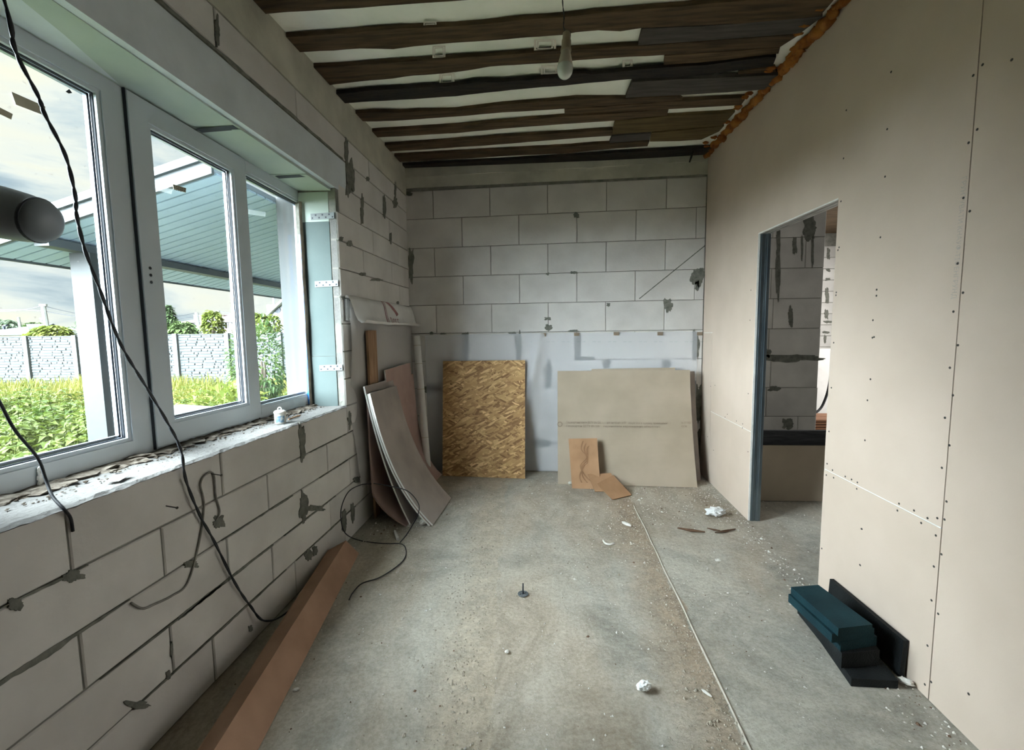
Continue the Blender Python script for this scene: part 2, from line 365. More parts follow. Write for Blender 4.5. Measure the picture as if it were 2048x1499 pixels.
def film_material(name, col, op):
    m = bpy.data.materials.new(name); m.use_nodes = True; MATS[name] = m
    t = m.node_tree; t.nodes.clear(); n = t.nodes.new; l = t.links.new
    out = n('ShaderNodeOutputMaterial'); tr = n('ShaderNodeBsdfTransparent'); df = n('ShaderNodeBsdfPrincipled')
    df.inputs['Base Color'].default_value = (*col, 1); df.inputs['Roughness'].default_value = .5; df.inputs['Specular IOR Level'].default_value = .3
    mx = n('ShaderNodeMixShader'); mx.inputs[0].default_value = op; l(tr.outputs[0], mx.inputs[1]); l(df.outputs[0], mx.inputs[2]); l(mx.outputs[0], out.inputs[0])
    tcn = n('ShaderNodeTexCoord'); a = n('ShaderNodeTexNoise'); a.inputs['Scale'].default_value = 3.5; a.inputs['Detail'].default_value = 4; l(tcn.outputs['Object'], a.inputs['Vector'])
    bp = n('ShaderNodeBump'); bp.inputs['Strength'].default_value = .5; bp.inputs['Distance'].default_value = .03; l(a.outputs['Fac'], bp.inputs['Height']); l(bp.outputs[0], df.inputs['Normal'])
film_material('film_clear', (.88, .90, .97), .30)
film_material('film_left', (.58, .56, .54), .72)
film_material('tape_clear', (.8, .86, .86), .35)

# ================================================================== the setting
YB = -2.6                       # rear wall behind the camera
def block(parent, P, n, u0, u1, b0, b1, t0, t1, mat='block', g=.0035, depth=.055, name='block'):
    """one masonry block: bottom heights b0 (at u0), b1 (at u1); top heights t0, t1"""
    n = Vector(n); c = .004; j = random.uniform(-.0012, .0012)
    f = [P(u0+g+c, b0+g+c), P(u1-g-c, b1+g+c), P(u1-g-c, t1-g-c), P(u0+g+c, t0-g-c)]
    o = [P(u0+g, b0+g), P(u1-g, b1+g), P(u1-g, t1-g), P(u0+g, t0-g)]
    vs = [Vector(p)+n*j for p in f]+[Vector(p)-n*(c-j) for p in o]+[Vector(p)-n*depth for p in o]
    fs = [(0, 1, 2, 3)]
    for a in (0, 4):
        for i in range(4): fs.append((a+i, a+(i+1) % 4, a+4+(i+1) % 4, a+4+i))
    fs.append((8, 9, 10, 11))
    return mk(name, vs, fs, mat, parent)
def smear(parent, proj, n, x, y, w, h, seed, th=.004, mat='smear', rough=.33):
    """dried mortar patch; outline given about a photo point, laid on its wall"""
    pts = []
    k = 44
    for i in range(k):
        a = 2*math.pi*i/k; ca, sa = math.cos(a), math.sin(a)
        r = 1+rough*1.7*noise.noise(Vector((ca*1.4+seed*2.3, sa*1.4-seed, seed*.7)))+.28*noise.noise(Vector((ca*4.5+seed*5.3, sa*4.5-seed, seed*1.7)))+.16*noise.noise(Vector((ca*11+seed, sa*11, seed*3.1)))
        e = 1/max(abs(ca), abs(sa))**.45
        pts.append(proj(x+.5*w*r*ca*e, y+.5*h*r*sa*e))
    n = Vector(n)
    mb = MB(); mb.prism([p-n*.012 for p in pts], n*(.012+th)); return mb.build('mortar_smear', mat, parent)
def joint_smear(parent, P, n, u0, u1, v0, v1, th0, th1, seed, mat='smear'):
    n = Vector(n); up = []; dn = []; k = 46
    for i in range(k+1):
        t = i/k; u = u0+(u1-u0)*t; v = v0+(v1-v0)*t; w = (th0+(th1-th0)*t)*(math.sin(math.pi*min(max(t, .04), .96))**.4)
        up.append(P(u, v+w*(.55+.6*noise.noise(Vector((u*9, seed, 0)))+.4*noise.noise(Vector((u*34, seed, 2))))))
        dn.append(P(u, v-w*(.75+.8*noise.noise(Vector((u*9, seed, 5)))+.5*noise.noise(Vector((u*34, seed, 7))))))
    poly = [Vector(p)-n*.012 for p in dn+up[::-1]]
    return MB().prism(poly, n*.015).build('mortar_smear', mat, parent)

# ---- floor
fl = MB(); nx, ny = 60, 90
FX0, FX1, FY0, FY1 = -1.76, 6.0, YB-.2, 8.6
g = []
for i in range(nx+1):
    for j in range(ny+1):
        x = FX0+(FX1-FX0)*i/nx; y = FY0+(FY1-FY0)*j/ny
        g.append((x, y, -.003+.003*noise.noise(Vector((x*1.3, y*1.3, 0)))))
fl.add(g, [(i*(ny+1)+j, (i+1)*(ny+1)+j, (i+1)*(ny+1)+j+1, i*(ny+1)+j+1) for i in range(nx) for j in range(ny)])
fl.add([(FX0, FY0, -.2), (FX1, FY0, -.2), (FX1, FY1, -.2), (FX0, FY1, -.2)], [(0, 1, 2, 3)])
floor = struct(fl.build('floor', 'floor', smooth=True), 'dusty grey concrete floor strewn with chips and dirt')
# raised screed seam running down the room
sm = MB(); a, b = onZ(1268, 1010), onZ(1502, 1499); b = a+(b-a)*1.9
prev = None; side = Vector(((b-a).y, -(b-a).x, 0)).normalized()
for k in range(61):
    t = k/60; p = a.lerp(b, t)+side*(.006*noise.noise(Vector((t*14, 0, 0))))
    w = .006+.003*noise.noise(Vector((t*30, 3, 0)))
    row = [p-side*w, p+Vector((0, 0, .0045)), p+side*w]
    i = len(sm.v); sm.v += row
    if k: sm.f += [(i-3, i-2, i+1, i), (i-2, i-1, i+2, i+1)]
pm('seam', (.44, .40, .33), (.55, .51, .43), 20, .95)
sm.build('screed_seam', 'seam', floor)

# ---- left wall (window wall)
ROWZ = [0, .205, .398, .59, .782, .983, 1.18, 1.378, 1.575, 1.768, 1.965, 2.163, 2.357, 2.557, 2.752, 2.925]
def rz(i, y): return ROWZ[i]+(max(0, y-3.0)*.020 if i > 5 else 0)
WY0, WY1, WZ0, WZ1 = .90, 3.02, .983, 2.487       # opening on the room side
core = MB(); CX0, CX1 = -1.86, XL-.007
core.box((CX0, YB, -.35), (CX1, WY0, 3.3)); core.box((CX0, WY1+.08, -.35), (CX1, D+.35, 3.3))
core.box((-1.72, WY1, 0), (CX1, WY1+.08, 3.0))
core.box((CX0, WY0, -.35), (CX1, WY1+.08, WZ0-.006)); core.box((CX0, WY0, WZ1+.06), (CX1, WY1+.08, 3.3))
wall_left = struct(core.build('wall_left', 'mortar'), 'pale aerated block wall with dark mortar joints around the window')
PLw = lambda u, v: Vector((XL, u, v)); NL = (1, 0, 0)
def rowblocks(i, ys, skip=()):
    for a, b in zip(ys[:-1], ys[1:]):
        if any(s0 <= (a+b)/2 <= s1 for s0, s1 in skip): continue
        block(wall_left, PLw, NL, a, b, rz(i, a), rz(i, b), rz(i+1, a), rz(i+1, b))
def steps(first, lo, hi, st=.625):
    k = math.ceil((lo-first)/st+.15); r = [lo]
    while first+k*st < hi-.08: r.append(first+k*st); k += 1
    return r+[hi]
off = [1.66, 1.463, 1.156, 1.463, 1.156]
for i in range(5): rowblocks(i, steps(off[i], YB, D))
for i in range(5, 12):                                 # beside the window
    rowblocks(i, [WY1, 3.661, 4.31, D] if i % 2 == 1 else [WY1, 3.443, 4.104, D])
    rowblocks(i, steps(.31 if i % 2 else .62, YB, WY0))
rowblocks(12, [3.06, 3.43, 4.08, D]); rowblocks(12, steps(.1, YB, .62))
rowblocks(13, [3.31, 3.97, D]); rowblocks(13, steps(.3, YB, .62))
rowblocks(14, [YB, -1.8, -1.18, -.56, .06, .69, 1.31, 1.937, 2.565, 3.193, 3.636, 4.29, D])
# pale window jamb ends of the blocks
for i in range(5, 12):
    PJ = lambda u, v: Vector((u, WY1, v))
    block(wall_left, PJ, (0, -1, 0), -1.478, -1.424, ROWZ[i], ROWZ[i], ROWZ[i+1], ROWZ[i+1], mat='plaster_white', name='jamb_block', depth=.02)
li = MB(); li.prism([(XL-.001, .66, 2.487), (XL-.001, 3.19, 2.515), (XL-.001, 3.19, 2.742), (XL-.001, .66, 2.715)], (-.26, 0, 0))
li.build('lintel', 'lintel', wall_left)
rb = MB(); rb.prism([(XL+.004, YB, 2.925), (XL+.004, 3, 2.925), (XL+.004, D, 2.962), (XL+.004, D, 3.25), (XL+.004, YB, 3.04)], (-.3, 0, 0))
rb.build('ring_beam', 'beam', wall_left)
pl = lambda x, y: onX(x, y, XL)
for k, (x, y, w, h) in enumerate([(604, 884, 13, 66), (606, 1010, 16, 72), (436, 1043, 22, 25), (632, 1016, 30, 12), (713, 959, 11, 11), (699, 840, 6, 30), (688, 1041, 10, 34),
        (705, 1027, 7, 34), (143, 1153, 40, 26), (28, 1208, 30, 24), (273, 1409, 42, 16), (380, 1128, 24, 13), (335, 1349, 9, 16), (630, 1100, 9, 18), (700, 357, 15, 64),
        (692, 299, 7, 48), (724, 420, 6, 56), (768, 413, 5, 48), (790, 405, 9, 22), (790, 378, 4, 32), (681, 478, 9, 8), (698, 487, 10, 11), (781, 476, 4, 22), (724, 548, 11, 6),
        (752, 559, 22, 5), (693, 596, 22, 9), (795, 605, 4, 6), (735, 358, 6, 10), (433, 60, 9, 58), (500, 1256, 7, 12), (342, 1298, 4, 30), (618, 1110, 14, 20)]):
    smear(wall_left, pl, NL, x, y, w, h, k+1)
for k, (u0, u1, i, a, b) in enumerate([(.95, 1.32, 3, .020, .004), (1.2, 2.1, 2, .005, .011), (1.5, 1.75, 2, .012, .008), (1.56, 2.2, 1, .009, .004), (2.2, 2.8, 2, .007, .006),
        (1.75, 2.3, 3, .006, .009), (2.3, 3.1, 1, .006, .006), (1.3, 1.6, 1, .003, .006), (2.6, 3.0, 3, .006, .004), (.98, 1.2, 4, .004, .007), (1.0, 3.15, 14, .012, .016), (2.5, 3.0, 4, .003, .006)]):
    joint_smear(wall_left, PLw, NL, u0, u1, rz(i, u0)-(.018 if i == 14 else 0), rz(i, u1), a, b, k*1.7)

# ---- back wall
bk = MB(); BX1 = 2.78
bk.box((-1.9, D+.007, -.05), (BX1, D+.3, 3.35))
wall_back = struct(bk.build('wall_back', 'mortar'), 'pale aerated block wall with thin dark joints at the far end')
PBk = lambda u, v: Vector((u, D, v)); NB = (0, -1, 0)
BR = [0.0, .312, .612, .912, 1.212, 1.512, 1.812, 2.112, 2.412, 2.712, 3.0]
tilt = lambda u, v: v+max(0, v-1.5)*.009*(u+1.42)
for i in range(10):
    f = -1.134 if i % 2 else -.834
    xs = [XL-.05]+[f+.6*k for k in range(-1, 5) if XL+.06 < f+.6*k < 1.60]+[1.66]
    for a, b in zip(xs[:-1], xs[1:]): block(wall_back, PBk, NB, a, b, tilt(a, BR[i]), tilt(b, BR[i]), tilt(a, BR[i+1]), tilt(b, BR[i+1]), g=.0028)
rb = MB(); rb.prism([(-1.7, D-.004, 3.03), (1.75, D-.004, 3.062), (1.75, D-.004, 3.34), (-1.7, D-.004, 3.34)], (0, .2, 0)); rb.build('ring_beam', 'beam', wall_back)
rb = MB(); rb.prism([(-1.7, D-.018, 3.135), (1.75, D-.018, 3.185), (1.75, D-.018, 3.34), (-1.7, D-.018, 3.34)], (0, .1, 0)); rb.build('ring_beam_ledge', 'beam', wall_back)
pb = lambda x, y: onY(x, y, D)
for k, (x, y, w, h) in enumerate([(822, 526, 11, 58), (1153, 430, 11, 10), (1395, 553, 23, 33), (1394, 570, 8, 22), (1335, 611, 15, 25), (1095, 637, 13, 6), (1096, 655, 15, 12), (863, 666, 7, 5),
        (1025, 667, 13, 6), (887, 667, 13, 4), (930, 670, 12, 6), (1217, 609, 8, 7), (816, 387, 17, 7), (1155, 693, 13, 50), (1392, 690, 13, 54), (1172, 717, 42, 7), (1214, 727, 15, 15), (1333, 727, 17, 15),
        (1096, 749, 14, 56), (1396, 800, 17, 70), (1396, 900, 17, 60), (1082, 886, 50, 17), (865, 774, 42, 20), (1038, 691, 14, 46), (930, 694, 17, 52), (1095, 548, 6, 5), (1148, 545, 12, 5), (1148, 661, 20, 4)]):
    smear(wall_back, pb, NB, x, y, w, h, k+60, th=.003)

MB().hexa([pb(1412, 488)+Vector((0, -.001, 0)), pb(1413, 489.6)+Vector((0, -.001, 0)), pb(1279, 598)+Vector((0, -.001, 0)), pb(1278, 596.4)+Vector((0, -.001, 0))], (0, -.0005, 0)).build('pencil_line', 'smear', wall_back)
# ---- block wall of the next room, seen through the doorway
pm('block_next_room', (0.57, 0.547, 0.517), (0.705, 0.675, 0.637), 3.5, .95, .15, 60, rnd=.05)  # nearly the same tone as the main wall blocks
wall_next = MB().box((1.9, D-.033, -.05), (2.79, D+.006, 3.3)).build('wall_next_room', 'mortar'); struct(wall_next, 'grey aerated block wall with mortar runs beyond the doorway')
PN = lambda u, v: Vector((u, D-.04, v))
NR = [0.0, .312, .612, .912, 1.212, 1.512, 1.812, 2.112, 2.412, 2.712, 3.0]
for i in range(10):
    xs = [1.72, 2.30, 2.80] if i % 2 == 0 else [1.72, 2.04, 2.62, 2.80]
    if i in (3, 5): xs = [1.72, 2.33, 2.795+random.uniform(-.02, .01)]
    for a, b in zip(xs[:-1], xs[1:]): block(wall_next, PN, NB, a, b, NR[i], NR[i], NR[i+1], NR[i+1], g=.0028, mat='block_next_room')
pn = lambda x, y: onY(x, y, D-.04)
for k, (x, y, w, h) in enumerate([(1617, 455, 27, 43), (1604, 499, 4, 53), (1625, 499, 6, 53), (1589, 491, 8, 36), (1556, 520, 9, 130), (1581, 632, 10, 42), (1584, 716, 112, 13), (1535, 706, 13, 18), (1549, 777, 22, 11), (1575, 848, 20, 24)]):
    smear(wall_next, pn, NB, x, y, w, h, k+110, th=.003)

# ---- right wall: plasterboard partition
NRt = Vector((-1, RA, 0)).normalized()
def PR(y, z, d=0): return Vector((xr(y), y, z)) - NRt*d      # d = depth into the partition
DY0, DY1, DZ = 2.485, 3.425, 2.195
def rslab(mb, y0, y1, z0, z1, d0, d1, z0b=None, z1b=None):
    z0b = z0 if z0b is None else z0b; z1b = z1 if z1b is None else z1b
    mb.hexa([PR(y0, z0, d0), PR(y1, z0b, d0), PR(y1, z1b, d0), PR(y0, z1, d0)], -NRt*(d1-d0)); return mb
cr_ = MB()
for y0, y1, z0, z1 in ((YB, DY0-.03, -.05, 3.3), (DY1+.004, D, -.05, 3.3), (DY0-.03, DY1+.004, DZ+.02, 3.3)): rslab(cr_, y0, y1, z0, z1, .0135, .088)
wall_right = struct(cr_.build('wall_right', 'gypsum'), 'pinkish plasterboard partition wall with dark screw heads and doorway')
TB = .0125; gp = .0022
def panel(polyyz, label=None):
    pts = [PR(y, z) for y, z in polyyz]
    o = MB().prism(pts, -NRt*TB).build('plasterboard_panel', 'drywall', wall_right)
    return o
ztop = lambda y: zc(y)+.02
panel([(YB, 0), (-.68, 0), (-.68, ztop(-.68)), (YB, ztop(YB))])
panel([(-.676, 0), (.523, 0), (.523, ztop(.5)), (-.676, ztop(-.68))])
panel([(.527, 0), (1.727-gp, 0), (1.727-gp, ztop(1.727)), (.527, ztop(.5))])
panel([(1.727+gp, 0), (DY0, 0), (DY0, .708), (1.727+gp, .708)])
panel([(1.727+gp, .714), (DY0, .714), (DY0, DZ-.02), (DY1, DZ+.012), (DY1, .712), (4.352, .712), (4.352, 1.482), (D-.001, 1.482), (D-.001, ztop(D)), (1.727+gp, ztop(1.727))])
panel([(DY1, 0), (4.352, 0), (4.352, .706), (DY1, .706)])
panel([(4.356, 0), (D-.001, 0), (D-.001, 1.477), (4.356, 1.477)])
sc_ = MB()
for (x0, y0, s, pts) in (((1640, 0, 2.142, [(305, 308), (288, 553), (101, 678), (279, 756), (697, 277), (657, 323), (674, 554), (637, 611), (615, 847), (642, 904), (259, 1016), (82, 1059), (590, 1128), (243, 1240), (242, 1266), (613, 1253), (572, 1334), (232, 1443), (59, 1467), (70, 1252), (90, 862), (822, 256), (113, 472)])),
        ((1720, 1000, 3.003, [(235, 20), (225, 61), (325, 61), (406, 107), (465, 107), (368, 136), (520, 7), (508, 115), (456, 211), (490, 324), (444, 397), (430, 600), (470, 681), (406, 872), (390, 1105), (428, 1090), (653, 1162), (2, 390), (12, 172)])),
        ((1400, 740, 3.747, [(953, 700), (993, 748), (947, 785), (1002, 805), (1089, 796), (1136, 818), (1180, 840), (1175, 888), (985, 131), (967, 458), (913, 1335), (362, 175), (360, 610), (205, 330), (188, 350), (273, 380), (320, 402), (318, 432), (80, 120), (58, 498)])),
        ((0, 0, 1, [(1723, 1057), (1720, 1129), (1746, 640), (1745, 675), (1741, 758), (1735, 800), (1900, 735), (1916, 690), (1890, 835), (1906, 790), (1884, 935), (1899, 890), (1730, 880), (1676, 500), (1672, 590), (1500, 640), (1502, 580), (1430, 770), (1427, 900)]))):
    for (x, y) in pts:
        p = onR(x0+x/s, y0+y/s); sc_.lathe([(.0048, 0), (.0048, .0012)], p+NRt*-.0002, NRt, 8)
tag(sc_.build('screws', 'screw', wall_right), kind='stuff')
# white cut edges showing in the joints and round the doorway
w1 = MB(); rslab(w1, 1.733, DY0, .7085, .7135, .0012, .012); rslab(w1, DY1, 4.35, .7065, .7115, .0012, .012); rslab(w1, 4.356, D-.002, 1.4775, 1.4815, .0012, .012)
w1.build('joint_strip', 'gypsum', wall_right)
w1 = MB(); rslab(w1, DY1-.002, DY1+.002, 0, DZ+.01, -.0008, TB); rslab(w1, DY0, DY1, DZ-.024, DZ-.016, -.0008, TB, DZ+.008, DZ+.016)
w1.build('cut_edge', 'gypsum', wall_right)
# steel studs lining the doorway
st = MB(); y = DY1+.001
for d0, d1, k in ((.0125, .024, 0), (.024, .030, -.006), (.030, .044, 0), (.044, .052, .007), (.052, .066, 0), (.066, .072, -.006), (.072, .0875, 0)):
    rslab(st, y-.004+k*.6, y+.004, .0, DZ+.01, d0, d1)
st.build('door_stud', 'steel', wall_right)
st = MB()
for d0, d1, k in ((.0125, .028, 0), (.028, .036, .005), (.036, .062, 0), (.062, .070, .005), (.070, .0875, 0)):
    rslab(st, DY0-.01, DY1+.004, DZ-.022+k, DZ+.02, d0, d1, DZ+.008+k, DZ+.03)
st.build('door_head_stud', 'steel_light', wall_right)
st = MB(); rslab(st, DY0-.03, DY0-.001, 0, DZ, TB, .0875); st.build('door_stud', 'steel', wall_right)

# ---- rear wall behind the camera and the house front beyond the partition
rw = MB()
rw.box((-1.9, YB-.35, -.35), (6.0, YB, 3.35))
struct(rw.build('wall_rear', 'block'), 'aerated block wall behind the viewer')
er = MB()
er.box((5.7, YB-.2, -.05), (6.0, .2, 3.35)); er.box((5.7, .2, -.05), (6.0, 3.8, .8)); er.box((5.7, .2, 2.6), (6.0, 3.8, 3.35)); er.box((5.7, 3.8, -.05), (6.0, 4.9, 3.35)); er.box((5.7, 4.9, -.05), (6.0, 7.6, .7)); er.box((5.7, 4.9, 2.5), (6.0, 7.6, 3.35)); er.box((5.7, 7.6, -.05), (6.0, 8.6, 3.35))  # nearer opening added to let more light into the next room
er.box((1.9, 8.3, -.05), (6.0, 8.6, 3.35)); er.box((1.9, D+.3, -.05), (2.2, 8.4, 3.35))
wall_far = struct(er.build('wall_far', 'mortar'), 'lit block wall deep in the next room')
PF = lambda u, v: Vector((u, 8.294, v))
for i in range(15):
    xs = [2.2, 3.05, 3.65, 4.25, 5.0, 5.7] if i % 2 else [2.2, 2.75, 3.35, 3.95, 4.6, 5.7]
    for a, b in zip(xs[:-1], xs[1:]): block(wall_far, PF, NB, a, b, .2*i, .2*i, .2*i+.2, .2*i+.2, g=.005)
pf = lambda x, y: onY(x, y, 8.294)
for k, (x, y, w, h) in enumerate([(1657, 507, 7, 24), (1656, 540, 8, 7), (1655, 558, 9, 5), (1654, 590, 7, 28), (1653, 628, 8, 18), (1655, 643, 16, 5), (1651, 664, 16, 5), (1650, 678, 5, 14)]):
    smear(wall_far, pf, NB, x, y, w, h, k+200, th=.004)

# ---- ceiling: vapour film on the joists
cg = MB(); nx, ny = 46, 60; g = []
for i in range(nx+1):
    for j in range(ny+1):
        x = -1.45+(1.72+1.45)*i/nx; y = YB+(D-YB)*j/ny
        g.append((x, y, zc(y)+.028+.010*noise.noise(Vector((x*1.4, y*2.4, 2)))+.004*noise.noise(Vector((x*6, y*6, 4)))))
cg.add(g, [(i*(ny+1)+j, (i+1)*(ny+1)+j, (i+1)*(ny+1)+j+1, i*(ny+1)+j+1) for i in range(nx) for j in range(ny)])
ceiling = struct(cg.build('ceiling', 'film_ceiling', smooth=True), 'grey-white vapour barrier film stretched above the ceiling boards')
MB().box((-1.9, YB-.3, 3.36), (6.0, 8.6, 3.5)).build('roof_deck', 'wood_dark', ceiling)
MB().box((1.72, YB, 3.22), (5.7, 8.3, 3.30)).build('next_room_lining', 'wood_dark', ceiling)
def edge3(pts, off):
    return [onC(x, y, off) for x, y in pts]
def resample(ps, step=.07):
    out = []
    for a, b in zip(ps[:-1], ps[1:]):
        k = max(1, int((b-a).length/step)); out += [a.lerp(b, i/k) for i in range(k)]
    return out+[ps[-1]]
BOARDS = [
 ('wood_dark', 0, [(565, 75), (661, 69), (707, 65), (800, 57), (912, 53), (1129, 33), (1400, 9), (1495, 1), (1680, -14)], [(587, 105), (720, 97), (787, 99), (827, 93), (912, 85), (980, 81), (1129, 69), (1151, 65), (1196, 61), (1241, 62), (1284, 56), (1399, 51), (1480, 46), (1640, 32)]),
 ('wood_grey', .003, [(1284, 57.5), (1399, 52.5), (1480, 47.5), (1645, 33)], [(1276, 91), (1400, 82), (1600, 67)]),
 ('wood_dark', 0, [(623, 135), (707, 131), (758, 127), (912, 117), (1124, 101), (1260, 93), (1400, 83.5), (1600, 68.5)], [(648, 171), (720, 163), (787, 157), (827, 151), (912, 144), (943, 140), (980, 133), (1076, 127), (1124, 124), (1153, 120), (1260, 113), (1329, 110), (1450, 102), (1560, 94)]),
 ('wood_dark', .002, [(1329, 111.5), (1450, 103.5), (1560, 95.5)], [(1327, 130), (1400, 125), (1500, 115), (1557, 107)]),
 ('wood_black', -.012, [(672, 188), (741, 181), (912, 171), (948, 165), (1007, 164), (1113, 155), (1145, 147), (1169, 147), (1183, 149), (1300, 137), (1400, 131), (1469, 122), (1536, 114), (1552, 115)], [(681, 207), (787, 200), (912, 192), (980, 184), (1127, 171), (1233, 161), (1300, 156), (1334, 155), (1415, 149), (1476, 141), (1545, 133)]),
 ('wood_dark', .004, [(1476, 142.5), (1549, 135)], [(1476, 153), (1555, 148)]),
 ('wood_grey', -.014, [(1264, 164), (1388, 157), (1476, 154), (1556, 150)], [(1251, 196), (1361, 190), (1503, 181), (1546, 177)]),
 ('wood_dark', 0, [(707, 227), (747, 224), (800, 225), (912, 221), (1007, 209), (1097, 203), (1153, 197), (1249, 197), (1353, 193)], [(716, 243), (787, 242), (912, 233), (1007, 225), (1127, 217), (1193, 213), (1300, 205), (1365, 200)]),
 ('wood_dark', .003, [(1129, 218.5), (1193, 214.5), (1300, 206.5), (1366, 201.5), (1493, 195)], [(1129, 228), (1200, 225), (1361, 217), (1482, 210)]),
 ('wood_dark', 0, [(740, 263), (912, 252), (1007, 244), (1127, 233), (1228, 227), (1337, 219)], [(747, 275), (912, 266), (1007, 257), (1129, 248), (1231, 241), (1334, 231)]),
 ('wood_olive', .003, [(1230, 242.5), (1334, 232.5), (1442, 227), (1470, 224)], [(1224, 269), (1302, 263.5), (1445, 251)]),
 ('wood_dark', 0, [(766, 291), (912, 281), (1007, 274), (1127, 266), (1225, 260)], [(774, 303), (912, 295), (1007, 288), (1127, 278), (1223, 271)]),
 ('wood_grey', .002, [(1224, 272), (1302, 266)], [(1219, 286), (1299, 280)]),
 ('wood_olive', .004, [(1303, 265), (1370, 260), (1448, 252)], [(1300, 283), (1360, 282), (1403, 279), (1438, 263)]),
 ('wood_dark', 0, [(786, 312), (912, 305), (1007, 300), (1127, 293), (1220, 287), (1299, 282)], [(794, 324), (912, 318), (1007, 312), (1127, 307), (1217, 298), (1295, 292)]),
 ('wood_black', -.006, [(803, 331), (912, 325), (1007, 320), (1127, 313), (1200, 308), (1253, 304), (1423, 295)], [(808, 343), (912, 336), (1007, 331), (1127, 325), (1209, 321), (1300, 316), (1418, 309)]),
]
def ceiling_board(mat, off, near, far, k):
    n_, f_ = resample(edge3(near, off)), resample(edge3(far, off))
    def wob(ps, s):
        return [Vector((min(max(p.x, XL+.008), xr(p.y)-.004), min(p.y+.006*noise.noise(Vector((p.x*5, s, 0)))+.003*noise.noise(Vector((p.x*17, s, 3))), D-.02), p.z)) for p in ps]
    if k in (1, 3, 5, 8, 10, 12, 13): a, b = n_, f_
    else: a, b = wob(n_, k), wob(f_, k+.5)
    poly = a+b[::-1]
    return MB().prism(poly, (0, 0, .026)).build('ceiling_board', mat, ceiling)
for k, (m_, o_, nr, fr_) in enumerate(BOARDS): ceiling_board(m_, o_, nr, fr_, k)
# boards overhead, nearer than the frame shows
for k, (y0, wd_) in enumerate(((2.10, .20), (1.62, .17), (1.15, .19), (.7, .16), (.22, .18), (-.3, .17), (-.8, .19), (-1.3, .17), (-1.85, .18), (-2.35, .17))):
    a = [Vector((XL+.01+.12*i, y0-.0+.006*noise.noise(Vector((i*.6, k, 0))), zc(y0))) for i in range(25)]
    b = [Vector((XL+.01+.12*i, y0+wd_+.008*noise.noise(Vector((i*.6, k, 7))), zc(y0+wd_))) for i in range(25)]
    a = [p for p in a if p.x < xr(y0)-.01]; b = [p for p in b if p.x < xr(y0)-.01]
    MB().prism(a+b[::-1], (0, 0, .026)).build('ceiling_board', 'wood_dark', ceiling)
# faint red print on the film
for k, (x, y, w, h) in enumerate([(878, 104, 26, 24), (894, 158, 30, 22), (860, 60, 26, 34), (1090, 90, 44, 22), (1100, 140, 36, 18), (1255, 128, 20, 16)]):
    mb = MB(); r = 5
    for t in (0, .28):
        o_ = [(x-w/2*(1-t), y-h/2*(1-t)), (x+w/2*(1-t), y-h/2*(1-t)-1), (x+w/2*(1-t), y+h/2*(1-t)-1), (x-w/2*(1-t), y+h/2*(1-t))]
        i_ = [(x+(a-x)*.8, y+(b-y)*.8) for a, b in o_]
        for q in range(4):
            mb.hexa([onC(*o_[q], .012), onC(*o_[(q+1) % 4], .012), onC(*i_[(q+1) % 4], .012), onC(*i_[q], .012)], (0, 0, .0005))
    mb.build('film_print', 'pale_ink', ceiling)

# ================================================================== window
FXI, FXO = -1.695, -1.765          # frame faces: room side, outside
WB, WT, WYA, WYB = .985, 2.535, .93, 3.105
window_1 = thing('window_1', None, None, (FXI, 2.0, WB), kind='structure'); window_1['label'] = 'white plastic three-pane window with dusty glass'
def vbox(y0, y1, z0, z1, x0, x1): return ((x0, y0, z0), (x1, y1, z1))
fr = MB()
for y0, y1, z0, z1 in ((WYA, WYB, WB, 1.062), (WYA, WYB, 2.44, WT), (WYA, 1.005, 1.062, 2.44), (1.655, 1.745, 1.062, 2.44), (2.415, 2.465, 1.062, 2.44), (3.075, WYB, 1.062, 2.44)):
    fr.box(*vbox(y0, y1, z0, z1, FXO, FXI))
fr.build('frame', 'pvc', window_1)
def light(y0, y1, z0, z1, x, bead=.016, name='glazing_bead'):
    """glazing of one opening: bead, black gaskets, steel spacer and pane"""
    b = MB(); g_ = MB(); s_ = MB()
    for a in ((y0, y1, z0, z0+bead), (y0, y1, z1-bead, z1), (y0, y0+bead, z0+bead, z1-bead), (y1-bead, y1, z0+bead, z1-bead)):
        b.box(*vbox(*a, x-.022, x-.006))
    e = bead
    for a in ((y0+e, y1-e, z0+e, z0+e+.004), (y0+e, y1-e, z1-e-.004, z1-e), (y0+e, y0+e+.004, z0+e, z1-e), (y1-e-.004, y1-e, z0+e, z1-e)):
        g_.box(*vbox(*a, x-.030, x-.018))
    e += .004
    for a in ((y0+e, y1-e, z0+e, z0+e+.010), (y0+e, y1-e, z1-e-.010, z1-e), (y0+e, y0+e+.010, z0+e, z1-e), (y1-e-.010, y1-e, z0+e, z1-e)):
        s_.box(*vbox(*a, x-.046, x-.031))
    b.build('glazing_bead', 'pvc', window_1); g_.build('gasket', 'gasket', window_1); s_.build('spacer_bar', 'spacer', window_1)
    return MB().box(*vbox(y0+bead*.6, y1-bead*.6, z0+bead*.6, z1-bead*.6, x-.036, x-.031)).build('pane', 'glass', window_1)
paneL = light(1.005, 1.655, 1.062, 2.44, FXI)
paneR = light(2.465, 3.075, 1.062, 2.44, FXI)
sa = MB(); SX = FXI+.017
for y0, y1, z0, z1 in ((1.748, 2.452, 1.01, 1.098), (1.748, 2.452, 2.405, 2.492), (1.748, 1.836, 1.098, 2.405), (2.356, 2.452, 1.098, 2.405)):
    sa.box(*vbox(y0, y1, z0, z1, FXI-.05, SX))
sash = sa.build('sash', 'pvc', window_1)
lp = MB(); lp.box(*vbox(1.7435, 1.7475, 1.0, 2.50, FXI, SX-.006)); lp.box(*vbox(2.4525, 2.4555, 1.0, 2.50, FXI, SX-.010)); lp.build('sash_shadow_gap', 'gasket', window_1)  # solid dark strips drawn as the shadow in the gaps round the sash
